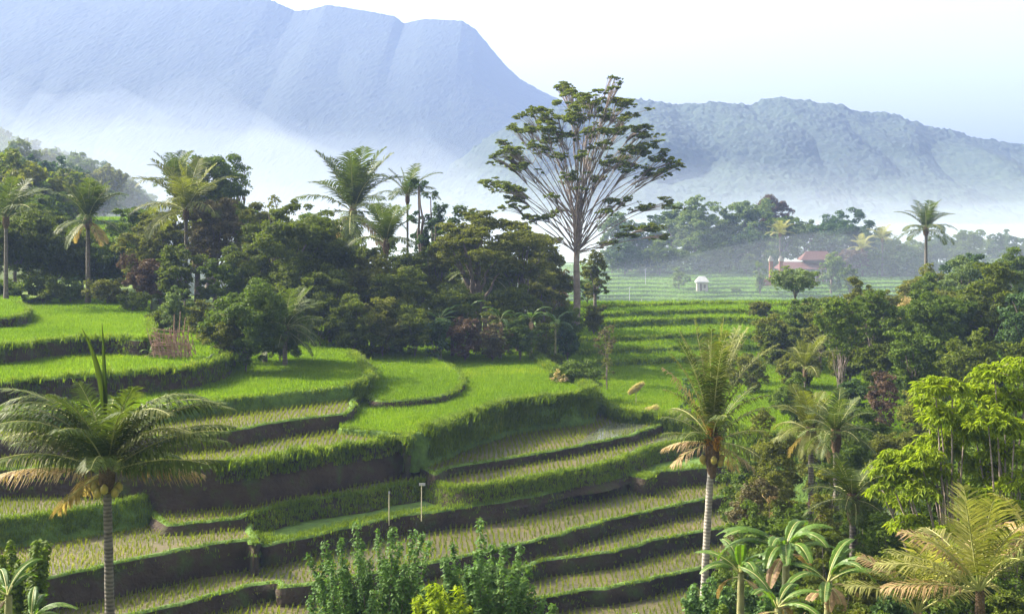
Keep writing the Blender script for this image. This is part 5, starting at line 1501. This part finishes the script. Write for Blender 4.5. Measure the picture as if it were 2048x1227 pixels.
def stake(px, d, top, label, name, r=.03, crossbar=0, tagw=0, mat=None, zg=None, cat='stake', lean=0):
    x = (px - 1024) / FPX * d; z = ground_z(x, d) if zg is None else zg; H = (HY - top) / FPX * d - z
    root = empty(name, (x, d, z)); tag(root, label, cat)
    V, F = tube([(0, 0, -.3), (lean * .5, 0, H * .5), (lean, 0, H)], [r, r * .95, r * .8], 6)
    build('post', [(V, F, 0, None, True)], [mat or M_PALEWOOD], root)
    if crossbar:
        V, F = tube([(lean - crossbar, 0, H * .93), (lean, 0, H * .96), (lean + crossbar * .6, .05, H * 1.02)], [r * .7] * 3, 5)
        build('crossbar', [(V, F, 0, None, True)], [mat or M_PALEWOOD], root)
    if tagw:
        V = np.array([(lean - tagw * .45, -.03, H - .03), (lean + tagw * .6, -.04, H + .03), (lean + tagw * .55, .03, H + .17), (lean - tagw * .5, .02, H + .10), (lean - tagw * .45, .02, H - .03), (lean + tagw * .6, .02, H + .03)])
        build('rag', [(*box(lean + tagw * .1, 0, H + .02, tagw, .03, .13), 0, None, False)], [M_WHITE], root)


stake(778, 76, 985, 'thin pale stake on the green bank, left one of two', 'marker_stake', tagw=.10, zg=-17.25)
stake(843, 77, 969, 'pale stake topped with a white rag on the green bank, right one of two', 'marker_stake', tagw=.34, zg=-17.25)
stake(1259, 330, 574, 'white scarecrow pole with arms at the front of the far terraces', 'scarecrow_pole', r=.085, crossbar=.7, mat=M_WHITE, cat='scarecrow', zg=-25)
stake(1291, 368, 537, 'white pole with short arms higher on the far terraces', 'scarecrow_pole', r=.085, crossbar=.5, mat=M_WHITE, cat='scarecrow')
stake(1283, 322, 598, 'short white post at the front of the far terraces', 'field_post', r=.10, mat=M_WHITE, cat='post', zg=-25.4)


def straw_bundle(px, d, top, wpx, label, seed, zg=None, tilt=.5):
    rr = R_(seed)
    x = (px - 1024) / FPX * d; z = ground_z(x, d) if zg is None else zg; H = (HY - top) / FPX * d - z; w = wpx / FPX * d
    root = empty('straw_bundle', (x, d, z)); tag(root, label, 'straw')
    V, F = tube([(0, 0, -.2), (0, 0, H * .9)], [.03, .025], 6); build('post', [(V, F, 0, None, True)], [M_PALEWOOD], root)
    n = 900
    t = rr.uniform(-.5, .5, n); a = rr.uniform(0, 6.28, n); r_ = w * .24 * np.cos(t * 2.2) * rr.uniform(.5, 1, n)
    ax = np.array([math.cos(tilt), 0, math.sin(tilt)]); bx = np.array([-math.sin(tilt), 0, math.cos(tilt)]); cx = np.array([0, 1.0, 0])
    C = np.array([0, 0, H - w * .35]) + t[:, None] * w * 1.1 * ax + (np.cos(a) * r_)[:, None] * bx + (np.sin(a) * r_)[:, None] * cx
    D = unit(ax + rr.normal(size=(n, 3)) * .22); S_ = unit(np.cross(D, rr.normal(size=(n, 3))))
    L = w * .35
    V = np.stack([C - D * L / 2, C + S_ * .018, C + D * L / 2, C - S_ * .018], 1).reshape(-1, 3)
    build('straw', [(V, np.arange(n * 4).reshape(n, 4), 0, np.repeat(rr.uniform(0, 1, n), 4), False)], [G_STRAW], root)


straw_bundle(1272, 106, 765, 30, 'tilted bundle of pale straw standing in the green paddy', 901, tilt=.6)
straw_bundle(1292, 101.5, 812, 46, 'low bundle of straw at the front edge of the green paddy', 903, tilt=.6)


def stick_pile():
    d = 97.5; x = (348 - 1024) / FPX * d; z = -11.1; rr = R_(905); S = FPX / d
    root = empty('stick_frame', (x, d, z)); tag(root, 'tumbledown frame of brown sticks on the left terrace edge', 'stick frame')
    parts = []
    for i in range(46):      # uprights of the leaning panel
        u = rr.uniform(-45, 38); h0 = rr.uniform(0, 14); h1 = rr.uniform(48, 66)
        a = np.array([(u + h0 * .35) / S, rr.uniform(-.5, .5), h0 / S]); b = np.array([(u - 8 + rr.uniform(-10, 14)) / S, rr.uniform(-.3, .5), h1 / S])
        V, F = tube([a, (a + b) / 2 + rr.normal(size=3) * .04, b], [.035, .03, .022], 5); parts.append((V, F, 0, None, True))
    for i in range(22):
        v = rr.uniform(8, 62); a = np.array([-44 / S, rr.uniform(-.3, .3), (v + rr.uniform(-4, 8)) / S]); b = np.array([rr.uniform(10, 40) / S, rr.uniform(-.3, .3), (v + rr.uniform(-12, 6)) / S])
        V, F = tube([a, (a + b) / 2 + rr.normal(size=3) * .06, b], [.03, .028, .02], 5); parts.append((V, F, 0, None, True))
    build('panel', parts, [M_BAMBOO], root)
    for u0, u1, h in ((6, 12, 98), (14, 22, 86), (2, 0, 92), (20, 30, 70), (30, 18, 60), (26, 38, 0)):
        a = np.array([u0 / S, -.3, -.1]); b = np.array([u1 / S, .1, max(h, 40) / S])
        V, F = tube([a, (a + b) / 2 + rr.normal(size=3) * .03, b], [.05, .04, .025], 6)
        build('pole', [(V, F, 0, None, True)], [M_BAMBOO], root)


stick_pile()
